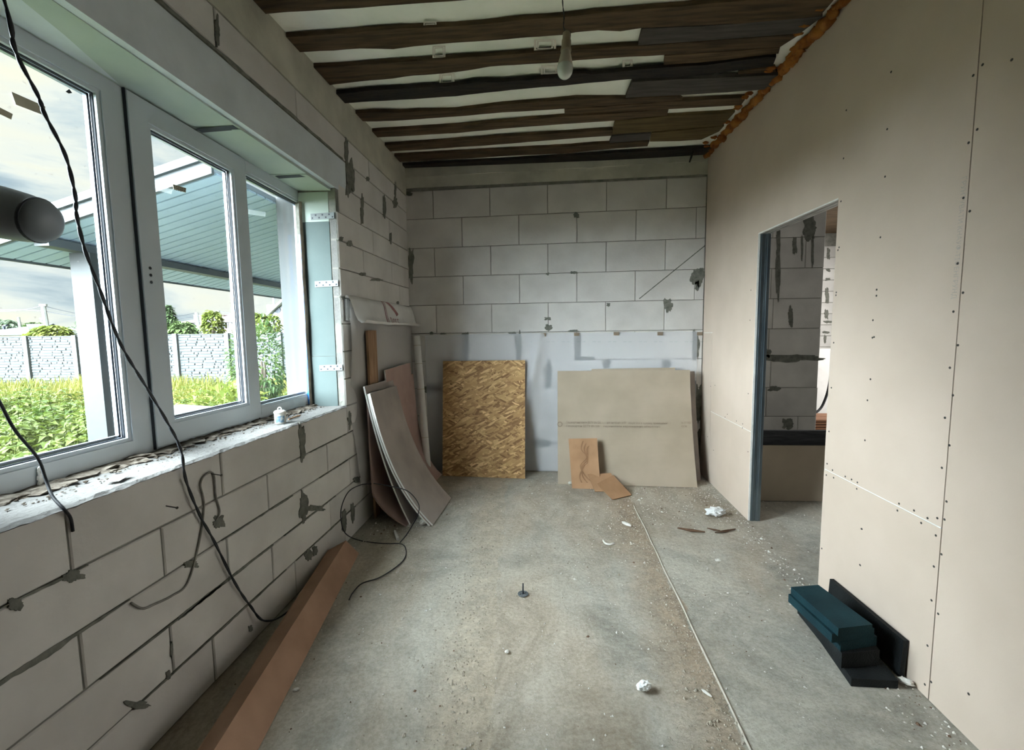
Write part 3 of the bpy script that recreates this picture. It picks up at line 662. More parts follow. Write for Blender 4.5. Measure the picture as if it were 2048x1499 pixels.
paneM = light(1.836, 2.356, 1.098, 2.405, SX)
hg = MB()
for z in (1.055, 2.455): hg.tube([(SX-.004, 2.4585, z-.03), (SX-.004, 2.4585, z+.03)], .0045, 8)
hg.build('hinge', 'pvc', sash)
hh = MB()
for z in (1.725, 1.755, 1.785): hh.lathe([(.0065, 0), (.0065, .0015)], (SX, 1.785, z), (1, 0, 0), 10)
tag(hh.build('handle_holes', 'gasket', sash), kind='stuff')
# strips left on the glass
gx = FXI-.0305
def on_glass(pts, x, mat, name, parent):
    return MB().prism([onX(a, b, x) for a, b in pts], (.0012, 0, 0)).build(name, mat, parent)
on_glass([(22, 183), (90, 213), (89, 231), (31, 209)], gx, 'tape_beige', 'tape_strip', paneL)
on_glass([(-30, 200), (25, 228), (22, 239), (-30, 214)], gx, 'tape_beige', 'tape_strip', paneL)
on_glass([(131, 183), (138, 178), (144, 186), (137, 187)], gx, 'gasket', 'tape_scrap', paneL)
on_glass([(345, 368), (372, 376), (371, 385), (347, 378)], gx+.017, 'tape_beige', 'glass_sticker', paneM)
on_glass([(315, 372), (345, 378), (342, 388), (316, 381)], gx+.017, 'tape_clear', 'tape_strip', paneM)
on_glass([(495, 418), (531, 424), (530, 433), (494, 428)], gx, 'tape_clear', 'glass_sticker', paneR)
ink = MB()
for k in range(16):
    a, b = 348+(k % 6)*3.8+random.uniform(0, 1), 371+(k//6)*3.6+(k % 6)*1.1
    ink.prism([onX(a, b, gx+.0195), onX(a+2.2, b+.6, gx+.0195), onX(a+2.2, b+1.7, gx+.0195), onX(a, b+1.1, gx+.0195)], (.0004, 0, 0))
tag(ink.build('sticker_print', 'gasket', paneM), kind='stuff')

# foam lining of the reveal, perforated straps, peeling tape
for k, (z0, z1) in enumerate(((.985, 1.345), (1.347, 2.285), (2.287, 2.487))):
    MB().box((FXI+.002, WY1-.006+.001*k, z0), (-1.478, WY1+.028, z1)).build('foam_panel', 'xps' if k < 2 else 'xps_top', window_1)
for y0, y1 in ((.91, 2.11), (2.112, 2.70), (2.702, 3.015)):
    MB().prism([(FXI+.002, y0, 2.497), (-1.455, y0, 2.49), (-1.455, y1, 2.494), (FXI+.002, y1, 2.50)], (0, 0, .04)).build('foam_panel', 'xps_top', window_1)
def strap(c, du, dv, ln, wd_, label=None):
    """perforated steel strap: length along du, width along dv"""
    du, dv = Vector(du), Vector(dv); n = du.cross(dv); c = Vector(c); mb = MB(); k = 7
    xs = [ln*(i/k-.5) for i in range(k+1)]
    for i in range(k):
        a, b = xs[i], xs[i+1]; m = (a+b)/2; r = .0055
        oy = wd_*(.22 if i % 2 else -.22)
        cells = [(a, m-r, -wd_/2, wd_/2), (m+r, b, -wd_/2, wd_/2), (m-r, m+r, -wd_/2, oy-r), (m-r, m+r, oy+r, wd_/2)]
        for u0, u1, v0, v1 in cells: mb.hexa([c+du*u0+dv*v0, c+du*u1+dv*v0, c+du*u1+dv*v1, c+du*u0+dv*v1], n*.0012)
    o = mb.build('perforated_strap', 'strap', window_1)
    MB().hexa([c-du*ln/2-dv*wd_/2-n*.0006, c+du*ln/2-dv*wd_/2-n*.0006, c+du*ln/2+dv*wd_/2-n*.0006, c-du*ln/2+dv*wd_/2-n*.0006], n*.0003).build('strap_shadow', 'gasket', o)  # dark sheet drawn as the shade seen through the strap's holes
    return o
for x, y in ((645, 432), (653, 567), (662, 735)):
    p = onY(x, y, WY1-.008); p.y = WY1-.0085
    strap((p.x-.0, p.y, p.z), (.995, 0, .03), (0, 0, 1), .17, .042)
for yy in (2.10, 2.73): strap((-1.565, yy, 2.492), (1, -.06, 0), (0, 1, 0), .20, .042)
pt = MB(); prev = None
for k in range(31):
    z = .99+1.43*k/30; o_ = .006*noise.noise(Vector((0, z*5, 1))); wv = .016+.01*noise.noise(Vector((z*4, 2, 1)))
    x0 = FXI+.012; row = [(x0, 3.006+o_, z), (x0+.018+wv*.5, 2.996+o_*2, z), (x0+.012, 2.985+o_*2-wv*.3, z)]
    i = len(pt.v); pt.v += [Vector(r) for r in row]
    if k: pt.f += [(i-3, i-2, i+1, i), (i-2, i-1, i+2, i+1)]
pt.build('peeling_tape', 'foil_brown', window_1, True)
MB().box((FXI-.002, 3.0, 1.0), (FXI+.012, 3.022, 2.2)).build('blue_foil', 'foil_blue', window_1)

# rough sill: broken white front edge and a ridge of dirt along the frame
sl = MB(); n_ = 90
prof = [(XL-.006, -.012), (XL+.004, -.004), (XL-.012, .004), (-1.50, .003), (-1.58, .0), (-1.64, .004), (-1.70, .006)]
for i in range(n_+1):
    y = WY0+(WY1-WY0)*i/n_
    for j, (x, dz) in enumerate(prof):
        nn = noise.noise(Vector((y*14, j*1.3, 0)))
        sl.v.append(Vector((x+(.007*nn if j < 3 else 0), y, WZ0+dz+.004*noise.noise(Vector((y*30, x*40, 1))))))
m_ = len(prof)
sl.f = [(i*m_+j, i*m_+j+1, (i+1)*m_+j+1, (i+1)*m_+j) for i in range(n_) for j in range(m_-1)]
sl.build('sill_bed', 'plaster_white', wall_left)
ds = MB()
for k in range(700):
    y = random.uniform(WY0+.05, WY1-.03); t = random.random()**2.0; x = -1.685+.17*t
    r = random.uniform(.002, .0075)*(1.25-t)
    ds.blob((x, y, WZ0+.004+r*.4), (r*1.3, r*1.6, r*.8), k, .5, 1)
for k in range(26):
    y = WY0+.04+(WY1-WY0-.08)*k/25; ds.blob((-1.672+.012*noise.noise(Vector((k, 0, 0))), y, WZ0+.006), (.055, .075, .012), k+.5, .6, 2)
tag(ds.build('sill_dirt', 'dust', wall_left), kind='stuff')

# ================================================================== outside
# house front and outer reveal
ex = MB()
ex.box((-1.90, 3.09, -.35), (-1.86, 7.5, 3.4)); ex.box((-1.90, YB-.3, -.35), (-1.86, .93, 3.4)); ex.box((-1.90, .93, -.35), (-1.86, 3.09, .98)); ex.box((-1.90, .93, 2.52), (-1.86, 3.09, 3.4))
struct(ex.build('wall_outside', 'facade'), 'white rendered outer face of the house wall')
MB().box((-1.90, 3.088, .97), (FXO-.002, 3.10, 2.54)).build('outer_reveal', 'facade', window_1)
MB().prism([(-1.95, .93, .955), (FXO+.0, .93, .975), (FXO, 3.09, .975), (-1.95, 3.09, .955)], (0, 0, .006)).build('outer_sill', 'canopy_white', window_1)
gd = MB(); g = []; nx, ny = 50, 50
for i in range(nx+1):
    for j in range(ny+1):
        x = -75+73.1*i/nx; y = -25+95*j/ny; g.append((x, y, -.35+(.05*noise.noise(Vector((x*.5, y*.5, 0))) if x < -4 else 0)))
gd.add(g, [(i*(ny+1)+j, (i+1)*(ny+1)+j, (i+1)*(ny+1)+j+1, i*(ny+1)+j+1) for i in range(nx) for j in range(ny)])
struct(gd.build('ground', 'soil'), 'overgrown grassy yard outside the window')

# lean-to canopy
CYr, CXe, CZe, CS, CYe = 2.5, -3.484, 2.02, .262, 8.2
czz = lambda x: CZe+CS*(x-CXe)
canopy = thing('lean_to_canopy', 'pale grey lean-to canopy with ribbed soffit outside the window', 'canopy', (-3.1, 2.85, -.35))
k = 0; y = CYr+.02
while y < CYe:
    w_ = .078
    MB().prism([(CXe, y, CZe+.004), (-1.903, y, czz(-1.903)+.004), (-1.903, y+w_, czz(-1.903)+.004), (CXe, y+w_, CZe+.004)], (0, 0, .012)).build('soffit_slat', 'canopy_metal', canopy)
    y += .092
MB().prism([(CXe, CYr, CZe+.018), (-1.903, CYr, czz(-1.903)+.018), (-1.903, CYe, czz(-1.903)+.018), (CXe, CYe, CZe+.018)], (0, 0, .03)).build('roof_sheet', 'pod_grey', canopy)
fa = MB(); fa.prism([(CXe-.02, CYr-.02, CZe-.004), (-1.903, CYr-.02, czz(-1.903)), (-1.903, CYr-.02, czz(-1.903)+.115), (CXe-.02, CYr-.02, CZe+.11)], (0, .022, 0)); fa.build('fascia_board', 'canopy_white', canopy)
fa = MB(); fa.prism([(CXe-.02, CYr-.04, CZe+.075), (-1.903, CYr-.04, czz(-1.903)+.08), (-1.903, CYr-.04, czz(-1.903)+.125), (CXe-.02, CYr-.04, CZe+.12)], (0, .02, 0)); fa.build('fascia_trim', 'canopy_white', canopy)
MB().box((CXe-.03, CYr-.02, CZe-.01), (CXe-.005, CYe, CZe+.10)).build('eaves_board', 'canopy_white', canopy)
zb = czz(-3.1)
MB().box((-3.15, CYr+.05, zb-.05), (-3.05, CYe, zb+.0)).build('beam', 'canopy_white', canopy)
for y in (2.85, 7.2): MB().box((-3.18, y-.075, -.35), (-3.03, y+.075, zb-.05)).build('post', 'post_paint', canopy)

# concrete panel fence
FY = 15.5
fence = thing('panel_fence', 'white concrete panel fence with raised stone courses and posts', 'fence', (-14, FY, -.35))
xp0 = onY(57, 720, FY).x; dx = (onY(355, 720, FY).x-xp0)/3
def fence_panel(x0, x1):
    back = MB().box((x0, FY+.03, -.35), (x1, FY+.08, 1.67)).build('fence_panel', 'fence_joint', fence)
    mb = MB(); z = -.33; r_ = random.Random(int(x0*100))
    for i in range(19):
        h = .1055; x = x0+.02-r_.uniform(0, .15)
        while x < x1:
            w = r_.uniform(.16, .62); a, b = max(x, x0+.02)+.008, min(x+w, x1-.02)-.008
            if b-a > .05:
                zz = z+r_.uniform(-.006, .006); hh_ = h-.02-r_.uniform(0, .012); d_ = r_.uniform(.0, .02)
                mb.add([(a, FY+.03, zz), (b, FY+.03, zz), (b, FY+.03, zz+hh_), (a, FY+.03, zz+hh_), (a+.012, FY-.005-d_, zz+.01), (b-.012, FY-.005-d_, zz+.01), (b-.012, FY-.005-d_, zz+hh_-.008), (a+.012, FY-.005-d_, zz+hh_-.008)],
                       [(4, 5, 6, 7), (0, 1, 5, 4), (1, 2, 6, 5), (2, 3, 7, 6), (3, 0, 4, 7)])
            x += w
        z += h
    tag(mb.build('stone_courses', 'fence_white', back), kind='stuff')
    MB().box((x0, FY-.02, 1.67), (x1, FY+.09, 1.695)).build('coping', 'fence_white', back)
for k in range(-2, 9):
    x = xp0+dx*k
    MB().box((x-.085, FY-.07, -.4), (x+.085, FY+.10, 1.72)).build('fence_post', 'fence_post', fence)
    if k < 8: fence_panel(x+.085, x+dx-.085)

# greenery -------------------------------------------------------------
def leaf(mb, p, d, ln, wd_, fold=.25, droop=.3):
    d = Vector(d).normalized(); s = d.cross(Vector((0, 0, 1)))
    if s.length < .05: s = Vector((1, 0, 0))
    s.normalize(); u = s.cross(d); p = Vector(p)
    m = p+d*ln*.42; t = p+d*ln+Vector((0, 0, -droop*ln))
    i = len(mb.v)
    mb.v += [p, m+s*wd_/2+u*fold*wd_*.5, m-u*fold*wd_*.2, m-s*wd_/2+u*fold*wd_*.5, t]
    mb.f += [(i, i+1, i+2), (i, i+2, i+3), (i+1, i+4, i+2), (i+2, i+4, i+3)]
def weed(mb, x, y, z, h, ln, pairs):
    lean = Vector((random.uniform(-.18, .18), random.uniform(-.18, .18), 1)); top = Vector((x, y, z))+lean*h
    for i in range(pairs):
        t = .25+.75*(i+.5)/pairs; p = Vector((x, y, z)).lerp(top, t); a0 = random.uniform(0, 6.3)
        for j in range(4):
            a = a0+j*math.pi/2+random.uniform(-.4, .4); l_ = ln*(1.15-.55*t)*random.uniform(.7, 1.2)
            leaf(mb, p, (math.cos(a), math.sin(a), random.uniform(-.1, .45)), l_, l_*.55, .3, random.uniform(.1, .5))
    mb.tube([(x, y, z), tuple(top)], [.006, .003], 3, False)
lf = MB()
for k in range(820):
    y = random.uniform(2.0, 9.5); x = random.uniform(-13.5, -4.0)
    if x > -4.6 and y > 4.2: continue
    weed(lf, x, y, -.36, random.uniform(.65, 1.0)*(1-.035*max(0, y-6)), random.uniform(.17, .26), 6)
tag(lf.build('nettle_thicket', 'leaf'), 'dense knee-high patch of dark green nettles beyond the canopy post', 'weeds', kind='stuff')
lf = MB()
for k in range(900):
    y = random.uniform(8.5, 15.1); x = random.uniform(-24, -6.5); h = random.uniform(.35, .75)
    for j in range(9):
        a = random.uniform(0, 6.3); b = Vector((x+random.uniform(-.2, .2), y+random.uniform(-.2, .2), -.37)); t = b+Vector((math.cos(a)*.18, math.sin(a)*.18, h*random.uniform(.7, 1.1)))
        s_ = Vector((-math.sin(a), math.cos(a), 0))*.014; m = b.lerp(t, .55)+Vector((0, 0, .08)); i = len(lf.v)
        lf.v += [b-s_, b+s_, m+s_, m-s_, t]; lf.f += [(i, i+1, i+2, i+3), (i+3, i+2, i+4)]
    if k % 3 == 0: weed(lf, x, y, -.36, h*.9, .10, 4)
tag(lf.build('tall_grass', 'grass_tall'), 'yellow-green tall grass growing up to the white fence', 'grass', kind='stuff')
lf = MB()
for k in range(420):
    y = random.uniform(13.0, 15.3); x = random.uniform(-24, -6.0); weed(lf, x, y, -.36, random.uniform(.3, .62), .10, 4)
tag(lf.build('fence_foot_weeds', 'leaf'), 'low green weeds along the foot of the white fence', 'weeds', kind='stuff')
# leafy clump seen through the middle pane
def clump(name, label, cat, cx, cy, z0, rx, ry, rz_, n, ln, mat, stem=True, group=None, bare=0.):
    t = thing(name, label, cat, (cx, cy, z0), group)
    mb = MB()
    for k in range(n):
        v = Vector((random.gauss(0, 1), random.gauss(0, 1), random.gauss(0, 1))).normalized()
        rr = random.uniform(.55, 1.0)**.6*(1+.28*noise.noise(v*2.2+Vector((cx, cy, 0))))
        p = Vector((cx+v.x*rx*rr, cy+v.y*ry*rr, z0+bare+rz_+v.z*rz_*rr))
        if p.z < z0+.02: p.z = z0+random.uniform(.02, .2)
        d = (v+Vector((random.uniform(-.5, .5), random.uniform(-.5, .5), random.uniform(-.5, .3))))
        l_ = ln*random.uniform(.6, 1.2); leaf(mb, p, d, l_, l_*.58, .3, random.uniform(.1, .5))
    mb.build('foliage', mat, t)
    st_ = MB()
    for j in range(4 if bare < .5 else 1):
        a = j*1.7; st_.tube([(cx+.05*math.cos(a)*(bare < .5), cy+.05*math.sin(a)*(bare < .5), z0-.03), (cx+rx*.25*math.cos(a)*(bare < .5), cy+ry*.25*math.sin(a)*(bare < .5), z0+bare+rz_*1.1)], [.02+.03*rz_, .01+.012*rz_], 6)
    st_.build('stem', 'bark', t)
    return t
p = onY(425, 790, 5.6); clump('leafy_clump', 'bright green broad-leaved plant clump beside the pale slab stack', 'plant', p.x, 5.9, -.37, .62, .5, .62, 520, .16, 'leaf_bright')
p = onY(350, 800, 6.6); clump('leafy_clump', 'yellow-green weed clump beside the broad-leaved plant', 'plant', p.x, 6.9, -.37, .5, .5, .50, 420, .11, 'grass_tall')
p = onY(515, 700, 8.0); clump('young_tree', 'small rounded green tree growing before the white fence', 'tree', p.x, 8.0, -.37, .52, .5, .90, 2100, .10, 'leaf_shrub', bare=.42)
p = onY(560, 780, 7.0); clump('leafy_clump', 'pale green weeds at the foot of the small rounded tree', 'plant', p.x, 7.2, -.37, .5, .6, .42, 420, .10, 'leaf_bright')
# stack of pale slabs outside the middle pane
zs = .62
q = [onZ(a, b, zs) for a, b in ((330, 818), (375, 801), (478, 804), (380, 832))]
c0 = q[0]; u_ = (q[1]-q[0]); 
slab = thing('slab_stack', 'stack of pale sheets lying outside under the middle pane', 'stack', (c0.x, c0.y, -.35))
A, B, C_, E_ = Vector((-4.75, 4.35, 0)), Vector((-4.95, 5.55, 0)), Vector((-3.55, 5.1, 0)), Vector((-3.25, 3.75, 0))
for k in range(6):
    j = lambda: Vector((random.uniform(-.02, .02), random.uniform(-.02, .02), 0)); z0_ = -.35+k*.16
    MB().prism([A+j()+Vector((0, 0, z0_)), E_+j()+Vector((0, 0, z0_)), C_+j()+Vector((0, 0, z0_)), B+j()+Vector((0, 0, z0_))], (0, 0, .155)).build('slab', 'slab_white', slab)
MB().prism([A*.75+C_*.25+Vector((0, 0, .611)), A*.35+E_*.65+Vector((0, 0, .611)), A*.2+E_*.5+C_*.3+Vector((0, 0, .611)), A*.6+C_*.4+Vector((0, 0, .611))], (0, 0, .012)).build('paper_sheet', 'fence_joint', slab)

# distance: houses, trees, poles beyond the fence ----------------------
GZ = -.4
def pxY(x, y, Y): return onY(x, y, Y)
def windowed(parent, x0, x1, z0, z1, Y, n_mull=1):
    w = MB().box((x0-.08, Y-.06, z0-.08), (x1+.08, Y+.02, z1+.08)).build('house_window', 'house_white', parent)
    k = n_mull+1
    for i in range(k):
        a, b = x0+(x1-x0)*i/k+.04, x0+(x1-x0)*(i+1)/k-.04
        MB().box((a, Y-.075, z0), (b, Y-.055, z1)).build('window_pane', 'house_glass', w)
# slate hipped bungalow
Y = 34.0
a, b = pxY(-60, 672, Y), pxY(62, 672, Y); zt = pxY(20, 650, Y).z; ze_ = pxY(20, 667, Y).z
h1 = thing('bungalow', 'low bungalow with dark slate hipped roof beyond the fence', 'house', ((a.x+b.x)/2, Y+4, GZ))
MB().box((a.x, Y, GZ), (b.x, Y+8, ze_)).build('wall', 'house_cream', h1)
e0, e1 = a.x-.5, pxY(76, 667, Y).x; r0, r1 = a.x+3, pxY(52, 651, Y+4).x
MB().add([(e0, Y-.5, ze_), (e1, Y-.5, ze_), (e1, Y+8.5, ze_), (e0, Y+8.5, ze_), (r0, Y+4, zt+.25), (r1, Y+4, zt+.25)], [(0, 1, 5, 4), (1, 2, 5), (2, 3, 4, 5), (3, 0, 4), (0, 1, 2, 3)]).build('roof', 'roof_slate', h1)
p = pxY(8, 655, Y+1.5); MB().tube([(p.x, Y+1.5, p.z-.5), (p.x, Y+1.5, p.z+.15), (p.x+.3, Y+1.5, p.z+.2)], .1, 8).build('vent_pipe', 'gasket', h1)
MB().box((e0, Y-.55, ze_-.12), (e1, Y-.45, ze_+.02)).build('gutter', 'gasket', h1)
# small white shed with gable
Y = 30.0
a, b = pxY(193, 672, Y), pxY(240, 672, Y); zt = pxY(214, 660, Y).z; zl = pxY(194, 666, Y).z
h2 = thing('garden_shed', 'small white gabled shed behind the fence by a grey tree', 'shed', ((a.x+b.x)/2, Y+3, GZ))
xm = (a.x+b.x)/2; MB().prism([(a.x, Y, GZ), (b.x, Y, GZ), (b.x, Y, zl), (xm, Y, zt), (a.x, Y, zl)], (0, 6, 0)).build('wall', 'house_white', h2)
rf = MB(); rf.hexa([(a.x-2.2, Y-.3, zl-.35), (xm, Y-.3, zt+.02), (xm, Y+6, zt+.02), (a.x-2.2, Y+6, zl-.35)], (0, 0, .1)); rf.hexa([(b.x+.3, Y-.3, zl-.05), (xm, Y-.3, zt+.02), (xm, Y+6, zt+.02), (b.x+.3, Y+6, zl-.05)], (0, 0, .1)); rf.build('roof', 'roof_slate', h2)
MB().box((xm-.5, Y-.03, GZ), (xm+.3, Y, zl-.1)).build('door', 'house_grey', h2)
# white house with brown hipped roof
Y = 38.0
a, b = pxY(381, 672, Y), pxY(470, 672, Y); zt = pxY(425, 631, Y+3).z; ze_ = pxY(420, 645, Y).z
h3 = thing('hip_roof_house', 'white two-storey house with brown hipped roof and chimneys', 'house', ((a.x+b.x)/2, Y+3, GZ))
MB().box((a.x, Y, GZ), (b.x, Y+7, ze_)).build('wall', 'house_white', h3)
MB().add([(a.x-1, Y-.7, ze_), (b.x+1, Y-.7, ze_), (b.x+1, Y+7.7, ze_), (a.x-1, Y+7.7, ze_), (a.x+2.4, Y+3.5, zt+.3), (b.x-1.2, Y+3.5, zt+.3)], [(0, 1, 5, 4), (1, 2, 5), (2, 3, 4, 5), (3, 0, 4), (0, 1, 2, 3)]).build('roof', 'roof_brown', h3)
for x in (402, 445): c = pxY(x, 638, Y+2); MB().box((c.x-.4, Y+1.6, ze_+.1), (c.x+.4, Y+2.4, pxY(x, 632, Y+2).z+.1)).build('chimney', 'plum', h3)
for x in (398, 441, 449, 458): c = pxY(x, 652, Y); windowed(h3, c.x-.35, c.x+.35, c.z-.5, c.z+.45, Y)
c0, c1 = pxY(440, 657, Y-1), pxY(470, 666, Y-1); MB().box((c0.x, Y-1.2, c1.z), (c1.x, Y, c0.z)).build('porch', 'plum', h3)
# grey gabled house
Y = 36.0
ap, le, ri_ = pxY(575, 598, Y), pxY(527, 640, Y), pxY(640, 640, Y)
h4 = thing('gabled_house', 'grey gabled house with white windows behind the small tree', 'house', (ap.x, Y+4, GZ))
MB().prism([(le.x+.4, Y, GZ), (ri_.x, Y, GZ), (ri_.x, Y, le.z), (ap.x, Y, ap.z-.1), (le.x+.4, Y, le.z+.2)], (0, 9, 0)).build('wall', 'house_grey', h4)
rf = MB(); rf.hexa([(le.x-.3, Y-.4, le.z-.35), (ap.x, Y-.4, ap.z), (ap.x, Y+9.4, ap.z), (le.x-.3, Y+9.4, le.z-.35)], (0, 0, .22)); rf.hexa([(ri_.x+.5, Y-.4, le.z-.35), (ap.x, Y-.4, ap.z), (ap.x, Y+9.4, ap.z), (ri_.x+.5, Y+9.4, le.z-.35)], (0, 0, .22)); rf.build('roof', 'house_white', h4)
c = pxY(547, 617, Y+.6); ch_ = MB(); ch_.box((c.x-.42, Y+.3, c.z-1.4), (c.x+.42, Y+1.1, c.z+.35)); ch_.tube([(c.x, Y+.7, c.z+.3), (c.x, Y+.7, c.z+1.1)], .09, 8); ch_.build('chimney', 'house_grey', h4)
c = pxY(557, 636, Y); windowed(h4, c.x-.42, c.x+.42, c.z-.5, c.z+.55, Y)
c = pxY(561, 664, Y); windowed(h4, c.x-.42, c.x+.42, c.z-.5, c.z+.45, Y)
c = pxY(556, 620, Y); MB().lathe([(.27, 0), (.27, .06)], (c.x, Y-.05, c.z), (0, -1, 0), 16).build('round_vent', 'gasket', h4)
# trees behind the fence
def far_tree(name, label, x, ytop, ybot, wpx, Y, mat, n, ln, conic=False):
    c = pxY(x, (ytop+ybot)/2, Y); zt = pxY(x, ytop, Y).z; zb_ = max(GZ, pxY(x, ybot, Y).z); w = wpx/FPX*Y*.55
    t = thing(name, label, 'tree', (c.x, Y, GZ)); mb = MB()
    for k in range(n):
        h = random.random(); z = zb_+(zt-zb_)*h
        rad = w*((1-h)*.95+.05) if conic else w*math.sin(math.pi*min(1, .12+.86*h))**.6
        a = random.uniform(0, 6.3); r_ = rad*math.sqrt(random.uniform(.25, 1))*(1+.35*noise.noise(Vector((math.cos(a)*1.5+x, math.sin(a)*1.5, h*4))))
        leaf(mb, (c.x+r_*math.cos(a), Y+r_*math.sin(a)*.8, z), (math.cos(a), math.sin(a), random.uniform(-.6, .6)), ln*random.uniform(.6, 1.3), ln*.7, .3, .3)
    mb.build('crown', mat, t); MB().tube([(c.x, Y, GZ), (c.x, Y, zb_+(zt-zb_)*.8)], [.2, .05], 6).build('trunk', 'bark', t)
far_tree('rounded_tree', 'grey-green rounded tree beyond the fence by the shed', 205, 612, 668, 64, 48, 'tree_grey', 900, .5)
far_tree('rounded_tree', 'loose grey-green tree beyond the fence just behind the canopy post', 180, 626, 668, 36, 52, 'tree_grey', 500, .5)
far_tree('conifer', 'tall green conifer beyond the fence beside the window mullion', 336, 613, 680, 44, 27, 'conifer', 1000, .38, True)
far_tree('bushy_tree', 'rounded green bush between the conifer and the white house', 366, 645, 676, 44, 26, 'tree_leaf', 600, .34)
far_tree('bushy_tree', 'bright green bush behind the fence beside the utility pole', 103, 652, 680, 66, 21, 'leaf_bright', 900, .26)
far_tree('bushy_tree', 'bright green sapling before the brown-roofed white house', 426, 622, 676, 34, 22, 'leaf_bright', 620, .26)
far_tree('rounded_tree', 'dark green tree behind the slate-roofed bungalow', 72, 646, 668, 34, 45, 'tree_leaf', 500, .5)
far_tree('rounded_tree', 'distant hazy tree left of the slate-roofed bungalow', 5, 640, 668, 60, 60, 'tree_grey', 500, .8)
far_tree('bushy_tree', 'small yellow-green tree between the small rounded tree and grey house', 518, 628, 676, 34, 18.5, 'leaf_bright', 520, .25)
far_tree('bushy_tree', 'slender green sapling before the grey gabled house', 548, 630, 676, 22, 24, 'leaf_bright', 360, .24)
for x, lb in ((30, 'low far trees on the horizon behind the bungalow'), (140, 'low far trees on the horizon behind the canopy post'), (236, 'low far trees on the horizon behind the shed'), (330, 'low far trees on the horizon behind the conifer'), (470, 'low far trees on the horizon behind the brown-roofed house')):
    far_tree('hedge_tree', lb, x, 655, 668, 70, 72, 'tree_grey', 420, 1.0)
poles = []
def pole(x, yt, Y, label, cross=True):
    p = pxY(x, yt, Y); t = thing('utility_pole', label, 'pole', (p.x, Y, GZ))
    MB().tube([(p.x+.25, Y, GZ), (p.x, Y, p.z)], [.17, .12], 8).build('shaft', 'utility_pole', t)
    if cross: MB().box((p.x-.25, Y-.06, p.z-.12), (p.x+.25, Y+.06, p.z)).build('crossarm', 'utility_pole', t)
    return p
p1 = pole(86, 608, 27, 'stout grey utility pole rising behind the bright green bush')
p2 = pole(37, 634, 46, 'thin distant utility pole above the slate-roofed bungalow', False)
p3 = pole(83, 635, 50, 'slim distant utility pole beside the dark green tree')
p4 = pole(393, 625, 32, 'grey utility pole standing before the brown-roofed white house', False)
p5 = pole(432, 621, 31, 'grey utility pole with crossarm rising above the brown hipped roof')
def wire(a, b, sag, label):
    pts = [a.lerp(b, i/10)+Vector((0, 0, -sag*4*(i/10)*(1-i/10))) for i in range(11)]
    tag(MB().tube(pts, .022, 4).build('power_line', 'gasket'), label, 'wire')
wire(onY(-60, 618, 27), p1+Vector((0, 0, -.1)), .25, 'upper power line left of the stout utility pole')
wire(onY(-60, 622, 27), p1+Vector((0, 0, -.45)), -.1, 'lower power line left of the stout utility pole')
wire(p1+Vector((0, 0, -.1)), p4, .7, 'upper power line between stout pole and the plain pole')
wire(p1+Vector((0, 0, -.45)), p5+Vector((0, 0, -.2)), .6, 'lower power line between stout pole and the crossarm pole')
wire(p5, onY(600, 624, 31), .3, 'power line leaving the crossarm pole towards the grey house')

# ================================================================== things in the room
Z = Vector((0, 0, 1))
# ---- vapour film over the lower back wall
fm = MB(); nx, ny = 90, 40; x0, x1, z0, z1 = -1.26, 1.60, .005, 1.498
folds = [(onY(1085, 690).x, onY(1010, 740).x, .055, .05), (onY(1072, 700).x, onY(1060, 930).x, .03, .06), (onY(950, 700).x, onY(930, 900).x, .03, .08), (onY(1410, 700).x, onY(1400, 930).x, .03, .05), (onY(900, 690).x, onY(880, 930).x, .02, .05)]
for i in range(nx+1):
    for j in range(ny+1):
        x = x0+(x1-x0)*i/nx; z = z0+(z1-z0)*j/ny; t = (z1-z)/(z1-z0)
        d = .010+.008*noise.noise(Vector((x*3, z*2, 0)))*t
        for a, b, h, w in folds:
            xc = a+(b-a)*t; d += h*math.exp(-((x-xc)/w)**2)*math.sin(math.pi*min(1, t*1.15+.05))
        d += .010*max(0, math.sin((x*7+z*11)))*math.exp(-((x+.3)/.5)**2)*t*(1-t)*4
        fm.v.append(Vector((x, D-.004-max(d, .002), z+(.004*noise.noise(Vector((x*6, 1, 0))) if j in (0, ny) else 0))))
fm.f = [(i*(ny+1)+j, (i+1)*(ny+1)+j, (i+1)*(ny+1)+j+1, i*(ny+1)+j+1) for i in range(nx) for j in range(ny)]
film = thing('vapour_film', 'translucent white film taped over lower part of the far block wall', 'plastic film', (.17, D-.01, 0))
fm.build('sheet', 'film_clear', film, True)
for k, (x, y) in enumerate(((1087, 669), (1153, 668), (1232, 667), (1319, 667), (1398, 667))):
    c = pb(x, y); w = .028
    MB().hexa([c+Vector((-w, -.022, -.018)), c+Vector((w, -.022, -.018)), c+Vector((w, -.022, .018)), c+Vector((-w, -.022, .018))], (0, -.001, 0)).build('tape_patch', 'tape_brown', film)
ln_ = MB()
for k in range(34):
    a = onY(1062+10.2*k, 683, D); 
    if k % 3 != 2: ln_.box((a.x, D-.024, a.z-.0012), (a.x+.034, D-.0235, a.z+.0012))
tag(ln_.build('dashed_print', 'fence_joint', film), kind='stuff')

